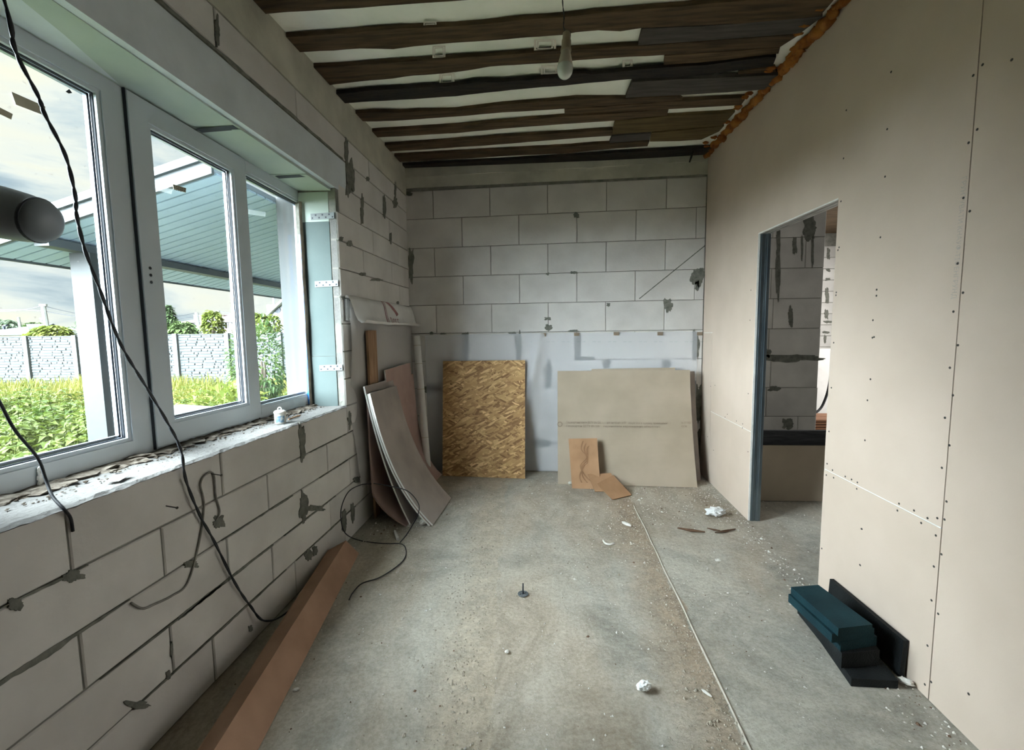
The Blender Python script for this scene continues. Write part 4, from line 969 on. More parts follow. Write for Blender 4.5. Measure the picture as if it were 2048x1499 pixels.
# ---- film on the window wall with its folded-over top
fl_ = thing('wall_film', 'greyish film hanging on window wall with rolled white top edge', 'plastic film', (XL+.02, 3.8, .3))
mb = MB(); ny_, nz_ = 30, 34
for i in range(ny_+1):
    for j in range(nz_+1):
        t = j/nz_; z = 1.70-1.38*t
        yl = 3.06+.03*math.sin(t*6)+.05*noise.noise(Vector((t*5, 0, 3)))+.12*t*t; y = yl+(4.60-yl)*i/ny_
        mb.v.append(Vector((XL+.016+.012*noise.noise(Vector((y*4, z*3, 1)))+(.02*math.sin(t*9)*max(0, 1-i/6)), y, z)))
mb.f = [(i*(nz_+1)+j, (i+1)*(nz_+1)+j, (i+1)*(nz_+1)+j+1, i*(nz_+1)+j+1) for i in range(ny_) for j in range(nz_)]
mb.build('sheet', 'film_left', fl_, True)
mb = MB(); prof = [(.012, 1.765), (.020, 1.785), (.034, 1.780), (.052, 1.745), (.068, 1.70), (.084, 1.645), (.106, 1.600), (.132, 1.578), (.156, 1.580), (.168, 1.598)]
ks = 40
for i in range(ks+1):
    t = i/ks; y = 3.05+(4.60-3.05)*t; dz = .012*t
    for a, z in prof:
        mb.v.append(Vector((XL+a*(1-.25*t)+.006*noise.noise(Vector((y*5, z*9, 0))), y, z+dz+.008*noise.noise(Vector((y*4, a*9, 2))))))
m_ = len(prof); mb.f = [(i*m_+j, i*m_+j+1, (i+1)*m_+j+1, (i+1)*m_+j) for i in range(ks) for j in range(m_-1)]
roll = mb.build('rolled_edge', 'white_paper', fl_, True)
# red roof mark and letters printed on the fold
def fold_pt(y, s):
    """point on the fold surface; s runs 0..1 down the profile from its crest"""
    q = s*(len(prof)-4)+1; j = int(q); u = q-j; a = prof[j][0]*(1-u)+prof[j+1][0]*u; z = prof[j][1]*(1-u)+prof[j+1][1]*u
    t = (y-3.05)/1.55
    return Vector((XL+a*(1-.25*t)+.006*noise.noise(Vector((y*5, z*9, 0)))+.004, y, z+.012*t+.008*noise.noise(Vector((y*4, a*9, 2)))))
def fold_stroke(pts, w, mat='red_ink'):
    mb = MB()
    pts = spline([(y, s, 0) for y, s in pts], 4)
    for a, b in zip(pts[:-1], pts[1:]):
        d = (b-a); n2 = Vector((-d.y, d.x, 0)).normalized()*w
        q = [fold_pt(a.x+n2.x, min(max(a.y+n2.y*3, 0), .98)), fold_pt(b.x+n2.x, min(max(b.y+n2.y*3, 0), .98)), fold_pt(b.x-n2.x, min(max(b.y-n2.y*3, 0), .98)), fold_pt(a.x-n2.x, min(max(a.y-n2.y*3, 0), .98))]
        mb.add(q, [(0, 1, 2, 3)])
    return mb.build('print_mark', mat, roll)
fold_stroke([(3.70, .05), (3.72, .3), (3.69, .6), (3.66, .95)], .010); fold_stroke([(3.735, .05), (3.755, .3), (3.725, .6), (3.70, .95)], .006)
fold_stroke([(3.78, .04), (3.86, .18), (3.95, .40), (4.02, .58)], .030)
for k, ch in enumerate('ROCE'):
    y = 3.78+.065*k; w = .045
    S_ = {'R': [[(0, .95), (0, .7), (.7, .7), (.7, .82), (0, .83)], [(.2, .83), (.9, .95)]], 'O': [[(.1, .72), (.9, .72), (.9, .95), (.1, .95), (.1, .72)]], 'C': [[(.9, .72), (.1, .72), (.1, .95), (.9, .95)]], 'E': [[(.9, .71), (.1, .71), (.1, .95), (.9, .95)], [(.1, .83), (.8, .83)]]}[ch]
    for st_ in S_: fold_stroke([(y+a*w, b) for a, b in st_], .006)
MB().box((XL+.004, 3.055, 1.60), (XL+.024, 3.10, 1.755)).build('batten', 'plaster_white', fl_)

# ---- plasterboard offcuts leaning on the window wall
def bent_sheet(name, label, cat, top, bot, sag, th, mat, group=None, n=16, edge='gypsum', k2=.5):
    """board from top edge (2 points on the wall) to bottom edge (2 points on the floor), sagging; real thickness"""
    ta, tb = [Vector(p) for p in top]; ba, bb = [Vector(p) for p in bot]
    rows = []
    for i in range(n+1):
        t = i/n; s = sag*4*t*(1-t)*(1+k2*(t-.5)*2)
        ra, rb2 = ta.lerp(ba, t)+Vector((-s, 0, -s*.55)), tb.lerp(bb, t)+Vector((-s, 0, -s*.55))
        ra.x = max(ra.x, XL+.06+.002*i); rb2.x = max(rb2.x, XL+.06+.002*i); rows.append((ra, rb2))
    vs = []
    for i, (a, b) in enumerate(rows):
        p, q = rows[max(i-1, 0)], rows[min(i+1, n)]
        nr = (q[0]-p[0]).cross(b-a).normalized()
        if nr.x < 0: nr = -nr
        vs += [a, b, b+nr*th, a+nr*th]
    mn = min(v.z for v in vs)
    vs = [v-Z*mn for v in vs] if mn < 0 else vs
    fs = [(0, 1, 2, 3), (4*n, 4*n+1, 4*n+2, 4*n+3)]
    face = []; eds = []
    for i in range(n):
        a = 4*i
        face += [(a, a+1, a+5, a+4), (a+2, a+3, a+7, a+6)]; eds += [(a+1, a+2, a+6, a+5), (a+3, a, a+4, a+7)]
    t_ = thing(name, label, cat, ((ba.x+bb.x)/2, (ba.y+bb.y)/2, 0), group)
    mk('faces', vs, face, mat, t_, True); mk('cut_edge', vs, fs+eds, edge, t_)
    return t_
XW = XL+.03
fz = lambda x, y: onZ(x, y, .0)
bent_sheet('plasterboard_offcut', 'strongly bowed pink plasterboard strip hugging the window wall', 'plasterboard', (onX(724, 783, XW), onX(778, 760, XW)), (fz(812, 1053), fz(862, 996)), .17, .0125, 'drywall_pink', edge='drywall_pink', k2=.3)
bent_sheet('plasterboard_offcut', 'dark grey-faced plasterboard sheet leaning between two bowed ones', 'plasterboard', (onX(726, 773, XW+.03), onX(782, 757, XW+.03)), (fz(819, 1049), fz(872, 992)), .035, .0125, 'drywall_grey', k2=.2)
bent_sheet('plasterboard_offcut', 'brown-grey plasterboard sheet beneath the outermost leaning one', 'plasterboard', (onX(734, 788, XW+.06), onX(788, 772, XW+.06)), (fz(858, 1052), fz(897, 998)), .075, .0125, 'drywall_pink', k2=.2)
bent_sheet('plasterboard_offcut', 'outermost wide plasterboard sheet, grey at top and mauve below', 'plasterboard', (onX(737, 787, XW+.085), onX(790, 771, XW+.085)), (fz(864, 1051), fz(901, 997)), .075, .0125, 'drywall_grey', k2=.2)
bent_sheet('plasterboard_offcut', 'ragged-topped pink plasterboard piece upright behind the leaning sheets', 'plasterboard', (onX(762, 740, XL+.035), onX(813, 725, XL+.035)), (Vector((-1.27, onX(762, 740, XL).y, 0)), Vector((-1.27, onX(813, 725, XL).y, 0))), .0, .0125, 'drywall_pink')
bent_sheet('plasterboard_offcut', 'pink plasterboard piece in the corner before the white tube', 'plasterboard', (onX(786, 762, XL+.06), onX(824, 747, XL+.06)), (fz(846, 990), fz(882, 950)), .09, .0125, 'drywall_pink', edge='drywall_pink')
# wooden batten
a = onX(731, 661, XL+.035); b = onX(748, 661, XL+.035)
mb = MB(); lo0, lo1 = Vector((XL+.038, a.y, .0)), Vector((XL+.038, b.y, .0))
mb.hexa([lo0, lo1, Vector((XL+.035, b.y, b.z)), Vector((XL+.035, a.y, a.z))], (.019, 0, .003))
bt = mb.build('wooden_batten', 'wood_plank'); tag(bt, 'narrow brown wooden batten upright against the window wall film', 'batten')
# cardboard tube in the corner
tp = Vector((XL+.085, D-.075, onY(826, 672, D-.075).z)); tb_ = fz(861, 957); tb_ = Vector((-1.20, 4.36, .006))
tub = thing('cardboard_tube', 'white mottled cardboard tube leaning in the far corner', 'tube', (tb_.x, tb_.y, 0))
ax = (tp-tb_); pts = [tb_+ax*(i/24) for i in range(25)]
mb = MB(); mb.tube(pts, .037, 16, False); mb.tube([p for p in pts], .033, 16, False); mb.build('tube_wall', 'white_paper', tub, True)
for t in (.28, .62, .80, .93): p = tb_+ax*t; MB().tube([p, p+ax.normalized()*.006], .0375, 16, False).build('paper_seam', 'tape_beige', tub)

# ---- boards leaning on the far wall
def leaning(name, label, cat, tl, tr, br, bl, ytop, th, mat, bow=0., edge=None, n=10):
    """corner pixels; bottom edge stands on the floor, top edge rests at depth ytop"""
    BL, BR_ = onZ(*bl), onZ(*br); TL, TR_ = onY(*tl, ytop), onY(*tr, ytop)
    yb = (BL.y+BR_.y)/2
    vs = []
    for i in range(n+1):
        t = i/n; s = bow*4*t*(1-t)
        for P0, P1 in ((BL, TL), (BR_, TR_)): vs.append(P0.lerp(P1, t)+Vector((0, s, -s*.3)))
    nv = (BR_-BL).cross(TL-BL).normalized()
    if nv.y > 0: nv = -nv
    k = len(vs); vs = [v for v in vs]+[v-nv*th for v in vs]
    lift = -min(v.z for v in vs); vs = [v+Z*lift for v in vs]
    fr_ = [(2*i, 2*i+1, 2*i+3, 2*i+2) for i in range(n)]+[(k+2*i, k+2*i+1, k+2*i+3, k+2*i+2) for i in range(n)]
    ed = [(0, 1, k+1, k), (2*n, 2*n+1, k+2*n+1, k+2*n)]+[(2*i, 2*i+2, k+2*i+2, k+2*i) for i in range(n)]+[(2*i+1, 2*i+3, k+2*i+3, k+2*i+1) for i in range(n)]
    t_ = thing(name, label, cat, ((BL.x+BR_.x)/2, yb, 0))
    mk('board', vs, fr_, mat, t_); mk('edge', vs, ed, edge or mat, t_)
    return t_, BL, BR_, TL, TR_
leaning('osb_panel', 'golden-brown oriented strand board leaning on the film-covered wall', 'board', (886, 722), (1050, 720), (1050, 957), (885, 951), D-.055, .012, 'osb')
g1, BL, BR_, TL, TR_ = leaning('plasterboard_sheet', 'large tan-backed plasterboard sheet with printed line leaning on far wall', 'plasterboard', (1115, 742), (1380, 740), (1395, 975), (1116, 968), D-.15, .0125, 'drywall_back', .035, 'gypsum')
leaning('plasterboard_sheet', 'plasterboard sheet edge just showing above the printed tan sheet', 'plasterboard', (1183, 738), (1350, 735), (1350, 966), (1183, 962), D-.105, .0125, 'drywall_back', .0, 'gypsum')
leaning('plasterboard_sheet', 'rearmost grey plasterboard sheet showing at the right of the tan sheet', 'plasterboard', (1160, 744), (1389, 742), (1402, 962), (1160, 955), D-.075, .0125, 'drywall_grey', .02, 'gypsum')
# print on the sheet
def text_mesh(body, size):
    cu = bpy.data.curves.new('t', 'FONT'); cu.body = body; cu.size = size; cu.resolution_u = 2
    o = bpy.data.objects.new('t', cu); COL.objects.link(o); bpy.context.view_layer.update()
    me = bpy.data.meshes.new_from_object(o.evaluated_get(bpy.context.evaluated_depsgraph_get()))
    vs = [v.co.copy() for v in me.vertices]; fs = [tuple(p.vertices) for p in me.polygons]
    bpy.data.objects.remove(o); bpy.data.curves.remove(cu); bpy.data.meshes.remove(me); return vs, fs
def sheet_pt(u, v):
    s = .035*4*v*(1-v); a = BL.lerp(TL, v); b = BR_.lerp(TR_, v); return a.lerp(b, u)+Vector((0, s-.004, -s*.3+.004))
W_ = (BR_-BL).length; H_ = (TL-BL).length
def sheet_text(body, u, v, h, ulen):
    vs, fs = text_mesh(body, 1.0); wmax = max(p.x for p in vs) or 1
    MB().add([sheet_pt(u+p.x/wmax*ulen, v+p.y*h/H_) for p in vs], fs).build('printed_line', 'print_ink', g1)
sheet_text('Гіпсокартонні плити ДСТУ EN 520', .065, .530, .030, .26)
sheet_text('для внутрішніх робіт', .372, .530, .030, .145)
sheet_text('зберігати в сухому приміщенні', .53, .528, .026, .29)
sheet_text('Гіпсокартон ДСТУ EN 520', .065, .498, .030, .25)
sheet_text('переносити вертикально обережно', .345, .498, .026, .42)
sheet_text('16:17 051', .915, .532, .028, .075); sheet_text('13:36', .915, .502, .028, .045)
mb = MB(); c = (.017, .522)
for k in range(12):
    a0, a1 = 2*math.pi*k/12, 2*math.pi*(k+1)/12; f_ = lambda a, r: sheet_pt(c[0]+r*math.cos(a)/W_, c[1]+r*math.sin(a)/H_)
    mb.add([f_(a0, .026), f_(a1, .026), f_(a1, .020), f_(a0, .020)], [(0, 1, 2, 3)])
mb.build('round_stamp', 'print_ink', g1)

# hardboard scraps at its foot
def slab4(name, label, cat, pts, th, mat, up=None):
    pts = [Vector(p) for p in pts]; n = (pts[1]-pts[0]).cross(pts[3]-pts[0]).normalized()
    if n.y > 0 and abs(n.y) > abs(n.z): n = -n
    if n.z < 0 and abs(n.z) >= abs(n.y): n = -n
    o = MB().hexa(pts, n*th).build(name, mat); mz = o.location.z
    return tag(o, label, cat)
def on_sheet(x, y, off):
    """where a pixel ray meets the big sheet's front, moved off towards the viewer"""
    n = (BR_-BL).cross(TL-BL).normalized(); d = ray(x, y); t = (BL-CAMP).dot(n)/d.dot(n); p = CAMP+d*t
    return CAMP+d*(t-off/ d.length)
A0, A1 = onZ(1144, 976), onZ(1201, 978)
ta_, tb2 = on_sheet(1137, 877, .035), on_sheet(1194, 876, .035)
sA = slab4('hardboard_piece', 'upright water-stained hardboard scrap leaning on the tan sheet', 'board scrap', (A0, A1, tb2, ta_), .006, 'hardboard')
stn = MB(); cA = lambda u, v: A0.lerp(A1, u).lerp(ta_.lerp(tb2, u), v)+Vector((0, -.009, .002))
for k in range(3):
    pp = spline([(.5+.1*k, .95-.05*k, 0), (.42+.1*k, .78, 0), (.6, .62-.05*k, 0), (.35+.06*k, .45, 0), (.5-.1*k, .25, 0), (.75-.2*k, .12, 0)], 4)
    for a, b in zip(pp[:-1], pp[1:]): stn.add([cA(a.x-.02, a.y), cA(a.x+.03, a.y), cA(b.x+.03, b.y), cA(b.x-.02, b.y)], [(0, 1, 2, 3)])
stn.build('water_stain', 'hardboard_stain', sA)
slab4('hardboard_piece', 'square hardboard scrap propped behind the fallen one', 'board scrap', (onZ(1190, 983), onZ(1236, 982), onZ(1222, 946, .13), onZ(1175, 948, .13)), .006, 'hardboard')
slab4('hardboard_piece', 'tilted tan hardboard scrap fallen on the floor, with a knot', 'board scrap', (onZ(1225, 999, .003), onZ(1263, 990, .003), onZ(1226, 950, .14), onZ(1193, 968, .11)), .006, 'hardboard')

# ---- long folded cardboard along the window wall
R0, R1 = onZ(718, 1106), onZ(505, 1520)
r0, r1 = onZ(692, 1080, .11), onZ(440, 1480, .11)
l0, l1 = onZ(652, 1099, .085), onZ(385, 1515, .085)
R1 = R0+(R1-R0)*1.25; r1 = r0+(r1-r0)*1.25; l1 = l0+(l1-l0)*1.25; l0.x = max(l0.x, XL+.006)
cb = thing('cardboard_angle', 'long folded brown cardboard strip lying along the window wall', 'cardboard', ((R0.x+R1.x)/2, (R0.y+R1.y)/2, 0))
def strip(a0, a1, b0, b1, name, nrm, seed):
    mb = MB(); n = 30; th = Vector(nrm)*.005
    rows = []
    for i in range(n+1):
        t = i/n; w = .004*noise.noise(Vector((t*9, seed, 0)))
        rows.append((a0.lerp(a1, t)+Z*max(w, -.0)*(a0.z > .01), b0.lerp(b1, t)+Z*w))
    for a, b in rows: mb.v += [a, b, b-th, a-th]
    for i in range(n):
        k = 4*i; mb.f += [(k, k+1, k+5, k+4), (k+1, k+2, k+6, k+5), (k+2, k+3, k+7, k+6), (k+3, k, k+4, k+7)]
    mb.f += [(0, 1, 2, 3), (4*n, 4*n+1, 4*n+2, 4*n+3)]
    return mb.build(name, 'cardboard', cb)
strip(R0, R1, r0, r1, 'outer_flap', (.8, 0, .6), 1); strip(l0, l1, r0, r1, 'top_flap', (0, 0, 1), 2)
strip(Vector((l0.x+.004, l0.y, .0)), Vector((l1.x+.004, l1.y, .0)), l0, l1, 'wall_flap', (1, 0, 0), 3)

# ---- dark foam slabs by the partition
def quadslab(name, label, cat, px4, ztop_, th, mat, group=None, off=0):
    p = [onZ(x, y, ztop_) for x, y in px4]
    for q in p: q.x = min(q.x, xr(q.y)-.03)
    o = MB(); o.prism([q-Z*th for q in p], (0, 0, th)); b = o.build(name, mat); return tag(b, label, cat, group)
quadslab('foam_slab', 'black foam slab flat on the floor under the teal ones', 'foam slab', ((1612, 1228), (1690, 1222), (1797, 1361), (1703, 1356)), .035, .035, 'black_foam')
quadslab('foam_slab', 'black foam slab second from the floor in the dark stack', 'foam slab', ((1596, 1200), (1672, 1196), (1760, 1300), (1684, 1306)), .105, .068, 'black_foam')
quadslab('foam_slab', 'lower teal foam slab jutting out under the top one', 'foam slab', ((1577, 1187), (1640, 1181), (1749, 1256), (1664, 1267)), .190, .040, 'teal_foam')
quadslab('foam_slab', 'dark teal foam slab under the two jutting slabs', 'foam slab', ((1590, 1192), (1650, 1186), (1754, 1272), (1682, 1284)), .148, .042, 'teal_foam')
quadslab('foam_slab', 'topmost smooth teal foam slab of the stack', 'foam slab', ((1582, 1173), (1637, 1169), (1745, 1248), (1677, 1256)), .228, .036, 'teal_foam')
p0, p1 = onR(1669, 1157, .0), onR(1820, 1281, .0)
f0, f1 = onR(1663, 1200, .0), onR(1814, 1357, .0)
bb_ = MB(); y0, y1 = p0.y, f1.y
bb_.hexa([(xr(y0)-.012, y0, .002), (xr(y1)-.012, y1, .002), (xr(y1)-.004, y1, p1.z), (xr(y0)-.004, y0, p0.z)], (-.020, 0, .0))
tag(bb_.build('foam_panel_board', 'black_foam'), 'thin black foam board standing against the partition wall', 'foam board')

# ---- hanging bulb
YBu = 1.78
bt_, bs = onY(1129, 158, YBu), onY(1134, 66, YBu)
bulb = thing('hanging_bulb', 'white LED bulb in a beige socket hanging on thin wire', 'light bulb', (bs.x, YBu, bt_.z))
cx = bs.x; zb0 = bt_.z; tilt_ax = Vector((-.04, 0, -1)).normalized()
top = Vector((cx+.004, YBu, bs.z))
ln_b = (bs.z-zb0)
up_ = Vector(((bs.x-bt_.x)*.9, 0, ln_b)).normalized(); base = Vector((bt_.x, YBu, zb0))
MB().lathe([(.001, 0), (.012, .0025), (.022, .010), (.0285, .022), (.0305, .034), (.0300, .044), (.0285, .050)], base, up_, 24).build('globe', 'bulb_globe', bulb, True)
MB().lathe([(.0285, .050), (.027, .060), (.022, .080), (.0175, .100), (.0165, .108)], base, up_, 24).build('bulb_body', 'bulb_plastic', bulb, True)
so = MB().lathe([(.0185, .100), (.0205, .101), (.0205, .108), (.0185, .110), (.0180, .138), (.015, .146), (.015, .165), (.010, .170), (.004, .172)], base, up_, 20).build('socket', 'socket', bulb, True)
MB().box((base.x+.012, YBu-.006, zb0+.150), (base.x+.024, YBu+.006, zb0+.168)).build('socket_screw', 'gasket', so)
ct = base+up_*.168
w_ = spline([ct, ct+Vector((-.012, 0, .02)), ct+Vector((-.010, .004, .06)), ct+Vector((-.016, .0, .12)), ct+Vector((-.012, .003, .22)), Vector((ct.x-.010, YBu, zc(YBu)+.0))], 6)
mb = MB()
for s in (0, math.pi):
    mb.tube([p+Vector((math.cos(i*1.1+s), math.sin(i*1.1+s), 0))*.0013 for i, p in enumerate(w_)], .0014, 6)
mb.build('wire', 'black_cable', bulb)

# ---- cables
def cable(name, label, pts, r, mat, twist=False, k=8):
    sp_ = spline(pts, k); mb = MB()
    if twist:
        for s in (0, math.pi):
            q = []
            for i, p in enumerate(sp_):
                q.append(p+Vector((math.cos(i*.75+s)*.4, math.sin(i*.75+s), 0))*r*.55)
            mb.tube(q, r*.72, 6)
    else: mb.tube(sp_, r, 6)
    return tag(mb.build(name, mat, None, True), label, 'cable')
XC = -1.405
px1 = [(8, 0), (30, 100), (75, 190), (90, 230), (130, 310), (150, 390), (153, 430), (170, 500), (200, 580), (225, 650), (250, 705), (290, 770), (335, 845), (362, 900), (372, 960), (400, 1030), (430, 1085), (470, 1165)]
pts = [Vector((XC, .99, zc(1.0))), Vector((XC, 1.03, 2.85))]+[onX(x, y, XC) for x, y in px1]
pe = onX(500, 1210, XC); pts += [pe, Vector((XC+.02, pe.y+.07, .08)), Vector((XC+.03, pe.y+.25, .012)), Vector((XC+.035, pe.y+.6, .010))]
cable('twisted_cable', 'long twisted black cable crossing the window and block wall to floor', pts, .0052, 'black_cable', True)
XG = -1.52
pts = [Vector((-1.38, .62, zc(.6))), Vector((-1.38, .66, 2.4)), Vector((-1.39, .84, 1.80)), Vector((-1.44, 1.0, 1.46)), onX(0, 805, XG), onX(30, 860, XG), onX(75, 915, XG), onX(92, 960, XG+.02), onX(105, 992, -1.46), onX(128, 1018, XL+.010), onX(141, 1035, XL+.008), onX(146, 1062, XL+.004)]
cable('thin_cable', 'thin dark cable dropping over the sill at the large pane', pts, .0042, 'black_cable')
pts = [onX(x, y, XL+.005) for x, y in [(262, 1205), (285, 1216), (310, 1207), (345, 1190), (375, 1165), (398, 1085), (408, 1010), (401, 968), (412, 948), (427, 948), (431, 990), (439, 1022), (432, 1040)]]
cable('grey_cable', 'grey cable looped over a nail on the block wall under window', pts, .0042, 'grey_cable')
pts = [onX(743, 967, -1.27), onX(722, 969, -1.36), onX(698, 982, -1.395), onX(684, 1010, -1.395), onX(682, 1038, -1.39), onX(691, 1066, -1.375)]
pts += [onZ(x, y, .006) for x, y in [(719, 1080), (764, 1086), (802, 1087), (812, 1100), (808, 1118), (787, 1137), (757, 1155), (724, 1166), (706, 1184), (698, 1199)]]
pts[5].z = max(pts[5].z, .012)
cable('floor_cable', 'black cable curling over the floor by the leaning sheets', pts, .0036, 'black_cable')
pts = [onX(747, 966, -1.25), onX(781, 972, -1.13), onX(816, 982, -1.0), onX(837, 1007, -.93), onZ(836, 1028, .12), onZ(827, 1046, .03), onZ(812, 1070, .006), onZ(800, 1084, .006)]
cable('floor_cable', 'black cable drooping across the leaning plasterboard sheets', pts, .0036, 'black_cable')
def nail(x, y, label):
    p = onX(x, y, XL); mb = MB(); mb.tube([p-Vector((.02, 0, 0)), p+Vector((.05, -.012, -.004))], .0022, 6); mb.tube([p+Vector((.05, -.012, -.004)), p+Vector((.052, -.0124, -.0042))], .005, 8)
    tag(mb.build('nail', 'screw'), label, 'nail')
nail(334, 1010, 'bent nail in the block wall below the twisted cable'); nail(424, 946, 'nail holding the loop of grey cable')
# unidentified grey pod at the window, hung on an added flex
pc = CAMP+ray(-18, 420)*.98
pod = thing('hanging_pod', 'smooth dark grey capsule-shaped pod hanging before the large pane', 'lamp', (pc.x, pc.y, pc.z-.06))
axd = (_r2*.97-_u2*.20+_fw*.1).normalized()
MB().lathe([(.005, -.16), (.035, -.155), (.052, -.12), (.058, -.05), (.058, .03), (.054, .075), (.049, .100), (.049, .104), (.042, .118), (.028, .128), (.008, .132)], pc, axd, 28).build('shell', 'pod_grey', pod, True)
MB().lathe([(.0505, .097), (.0512, .100), (.0505, .104)], pc, axd, 28).build('rim', 'gasket', pod)
h0 = pc-axd*.09+Vector((0, 0, .05)); MB().tube([h0, h0+Vector((0, 0, .2)), Vector((h0.x, h0.y, zc(h0.y)))], .0045, 8).build('flex', 'black_cable', pod)

# ---- sill clutter
p = onZ(561, 846, WZ0+.005)
tb = thing('plastic_tub', 'small white plastic tub with printed label on the sill', 'tub', (p.x, p.y, WZ0+.004))
k_ = .030
MB().lathe([(.028, 0), (.030, .003), (.0305, .060), (.030, .062)], (p.x, p.y, WZ0+.004), Z, 20).build('body', 'tub_white', tb, True)
ld = MB().lathe([(.0325, .060), (.0325, .070), (.030, .073), (.022, .078), (.014, .079)], (p.x, p.y, WZ0+.004), Z, 20).build('lid', 'tub_white', tb, True)
MB().tube(spline([(p.x-.010, p.y, WZ0+.081), (p.x-.009, p.y, WZ0+.094), (p.x+.002, p.y, WZ0+.098), (p.x+.011, p.y, WZ0+.092), (p.x+.010, p.y, WZ0+.081)], 5), .003, 8).build('lid_ring', 'tub_white', ld)
mb = MB(); c = Vector((p.x, p.y, WZ0+.004)); n = 10
for i in range(n):
    a0, a1 = -1.9+1.7*i/n, -1.9+1.7*(i+1)/n
    mb.add([c+Vector((math.cos(a0)*.0309, math.sin(a0)*.0309, .010)), c+Vector((math.cos(a1)*.0309, math.sin(a1)*.0309, .010)), c+Vector((math.cos(a1)*.0309, math.sin(a1)*.0309, .048)), c+Vector((math.cos(a0)*.0309, math.sin(a0)*.0309, .048))], [(0, 1, 2, 3)])
mb.build('paper_label', 'tub_print', tb)
a, b = onZ(577, 838, WZ0+.009), onZ(600, 830, WZ0+.009)
tag(MB().tube([a, b], .005, 6).build('wood_stick', 'wood_plank'), 'short wooden stick on the sill beside the plastic tub', 'stick')
a = onZ(240, 955, WZ0+.012); tag(MB().prism([onZ(210, 965, WZ0+.012), onZ(238, 962, WZ0+.012), onZ(262, 948, WZ0+.014), onZ(228, 950, WZ0+.012)], (0, 0, .0015)).build('paper_scrap', 'white_paper'), 'torn pale paper scrap in the dirt on the sill', 'paper scrap')
dr = MB()
for i in range(9):
    p = onX(80+random.uniform(-2, 2), 938+5.6*i, FXI+.006); dr.blob(p, (.006, .008, .012), i, .3, 1)
tag(dr.build('foam_drip', 'styrofoam'), 'white foam drip stuck to the lower window frame', 'foam')

# ---- orange mounting foam along the partition's top edge
fo = MB(); k = 0; y = 2.10
while y < 4.62:
    r = random.uniform(.018, .034)
    fo.blob((xr(y)-.012-random.uniform(0, .022), y, zc(y)+.004+random.uniform(-.016, .02)), (r*1.1, r*1.5, r*.9), k, .45, 2); y += random.uniform(.016, .030); k += 1
for k in range(16):
    y = random.uniform(2.3, 4.5); fo.blob((xr(y)-.075-random.uniform(0, .05), y, zc(y)+.008), (.03, .014, .012), k+200, .4, 2)
tag(fo.build('mounting_foam', 'foam_orange', None, True), 'rusty orange expanding foam along the partition top under the boards', 'foam')
# a splinter hanging from the last board
p = onC(1388, 300); q = p+Vector((-.03, .03, -.10)); tag(MB().tube([p+Vector((0, 0, .01)), q], [.014, .008], 5).build('wood_splinter', 'wood_black'), 'dark wooden splinter hanging from the ceiling by the partition corner', 'splinter')
# pale tabs on the boards
# ---- floor anchor disc
p = onZ(1046, 1188)
an = thing('insulation_anchor', 'grey plastic anchor disc with an upright spike on the floor', 'anchor', (p.x, p.y, 0))
dk = MB(); R_ = .030
for k in range(14):
    a0, a1 = 2*math.pi*k/14, 2*math.pi*(k+1)/14
    for r0_, r1_, on in ((.007, .012, 1), (.012, .022, k % 2), (.022, R_, 1)):
        if on: dk.prism([(p.x+r0_*math.cos(a0), p.y+r0_*math.sin(a0), .002), (p.x+r1_*math.cos(a0), p.y+r1_*math.sin(a0), .002), (p.x+r1_*math.cos(a1), p.y+r1_*math.sin(a1), .002), (p.x+r0_*math.cos(a1), p.y+r0_*math.sin(a1), .002)], (0, 0, .0035))
dk.build('disc', 'disc_grey', an)
MB().tube([(p.x, p.y, .001), (p.x, p.y, .012), (p.x+.001, p.y, .065), (p.x, p.y, .068)], [.008, .0045, .0038, .0015], 10).build('spike', 'gasket', an)

# ---- debris
def chunk(x, y, w, label, mat='chip_white', cat='debris', flat=.5, rough=.4, name='plaster_chunk', asp=1., ang=0., sub=3):
    p = onZ(x, y); s = w/FPX*((p-CAMP).dot(_fw))/2; mb = MB(); mb.blob((0, 0, 0), (s, s*asp, s*flat), x, rough*.7, sub, 2.7)
    ca, sa_ = math.cos(ang), math.sin(ang); vs = [Vector((v.x*ca-v.y*sa_, v.x*sa_+v.y*ca, v.z)) for v in mb.v]; lo = min(v.z for v in vs)
    tag(mk(name, [v+Vector((p.x, p.y, .001-lo)) for v in vs], mb.f, mat), label, cat)
chunk(1288, 1380, 30, 'white styrofoam crumb lying alone on open floor near the seam', 'styrofoam', 'foam scrap', .55, .35, 'styrofoam_crumb', .7, .4)
chunk(1432, 1031, 34, 'torn lump of white styrofoam before the doorway stud', 'styrofoam', 'foam scrap', .45, .6, 'styrofoam_crumb', .7, .1)
chunk(1253, 1050, 24, 'pointed white plaster sliver lying by the far end of the seam', 'chip_white', 'debris', .25, .2, 'plaster_sliver', .35, -.9)
chunk(1436, 1122, 11, 'small white triangular chip between the doorway and the seam', 'chip_white', 'debris', .4, .3, 'plaster_chip', .8)
chunk(1413, 1388, 22, 'thin white plaster sliver lying on the dirt beside the seam', 'chip_white', 'debris', .25, .2, 'plaster_sliver', .25, -.9)
chunk(847, 1049, 16, 'white block fragment beside the foot of the leaning sheets', 'chip_white', 'debris', .7, .2, 'plaster_chunk', .8, .2)
chunk(1768, 1369, 20, 'crumbly white chunk at the corner of the flat black slab', 'chip_white', 'debris', .5, .5, 'plaster_chunk', .6)
chunk(1810, 1368, 26, 'crumbled white plaster heap at the foot of the black board', 'chip_white', 'debris', .4, .6, 'plaster_chunk', .6, -.6)
chunk(592, 1381, 13, 'small pale chip on the floor near the cardboard strip', 'chip_white', 'debris', .4, .3, 'plaster_chip', .6, .4)
chunk(1014, 1305, 9, 'small white chip alone on the floor before the anchor disc', 'chip_white', 'debris', .5, .3, 'plaster_chip')
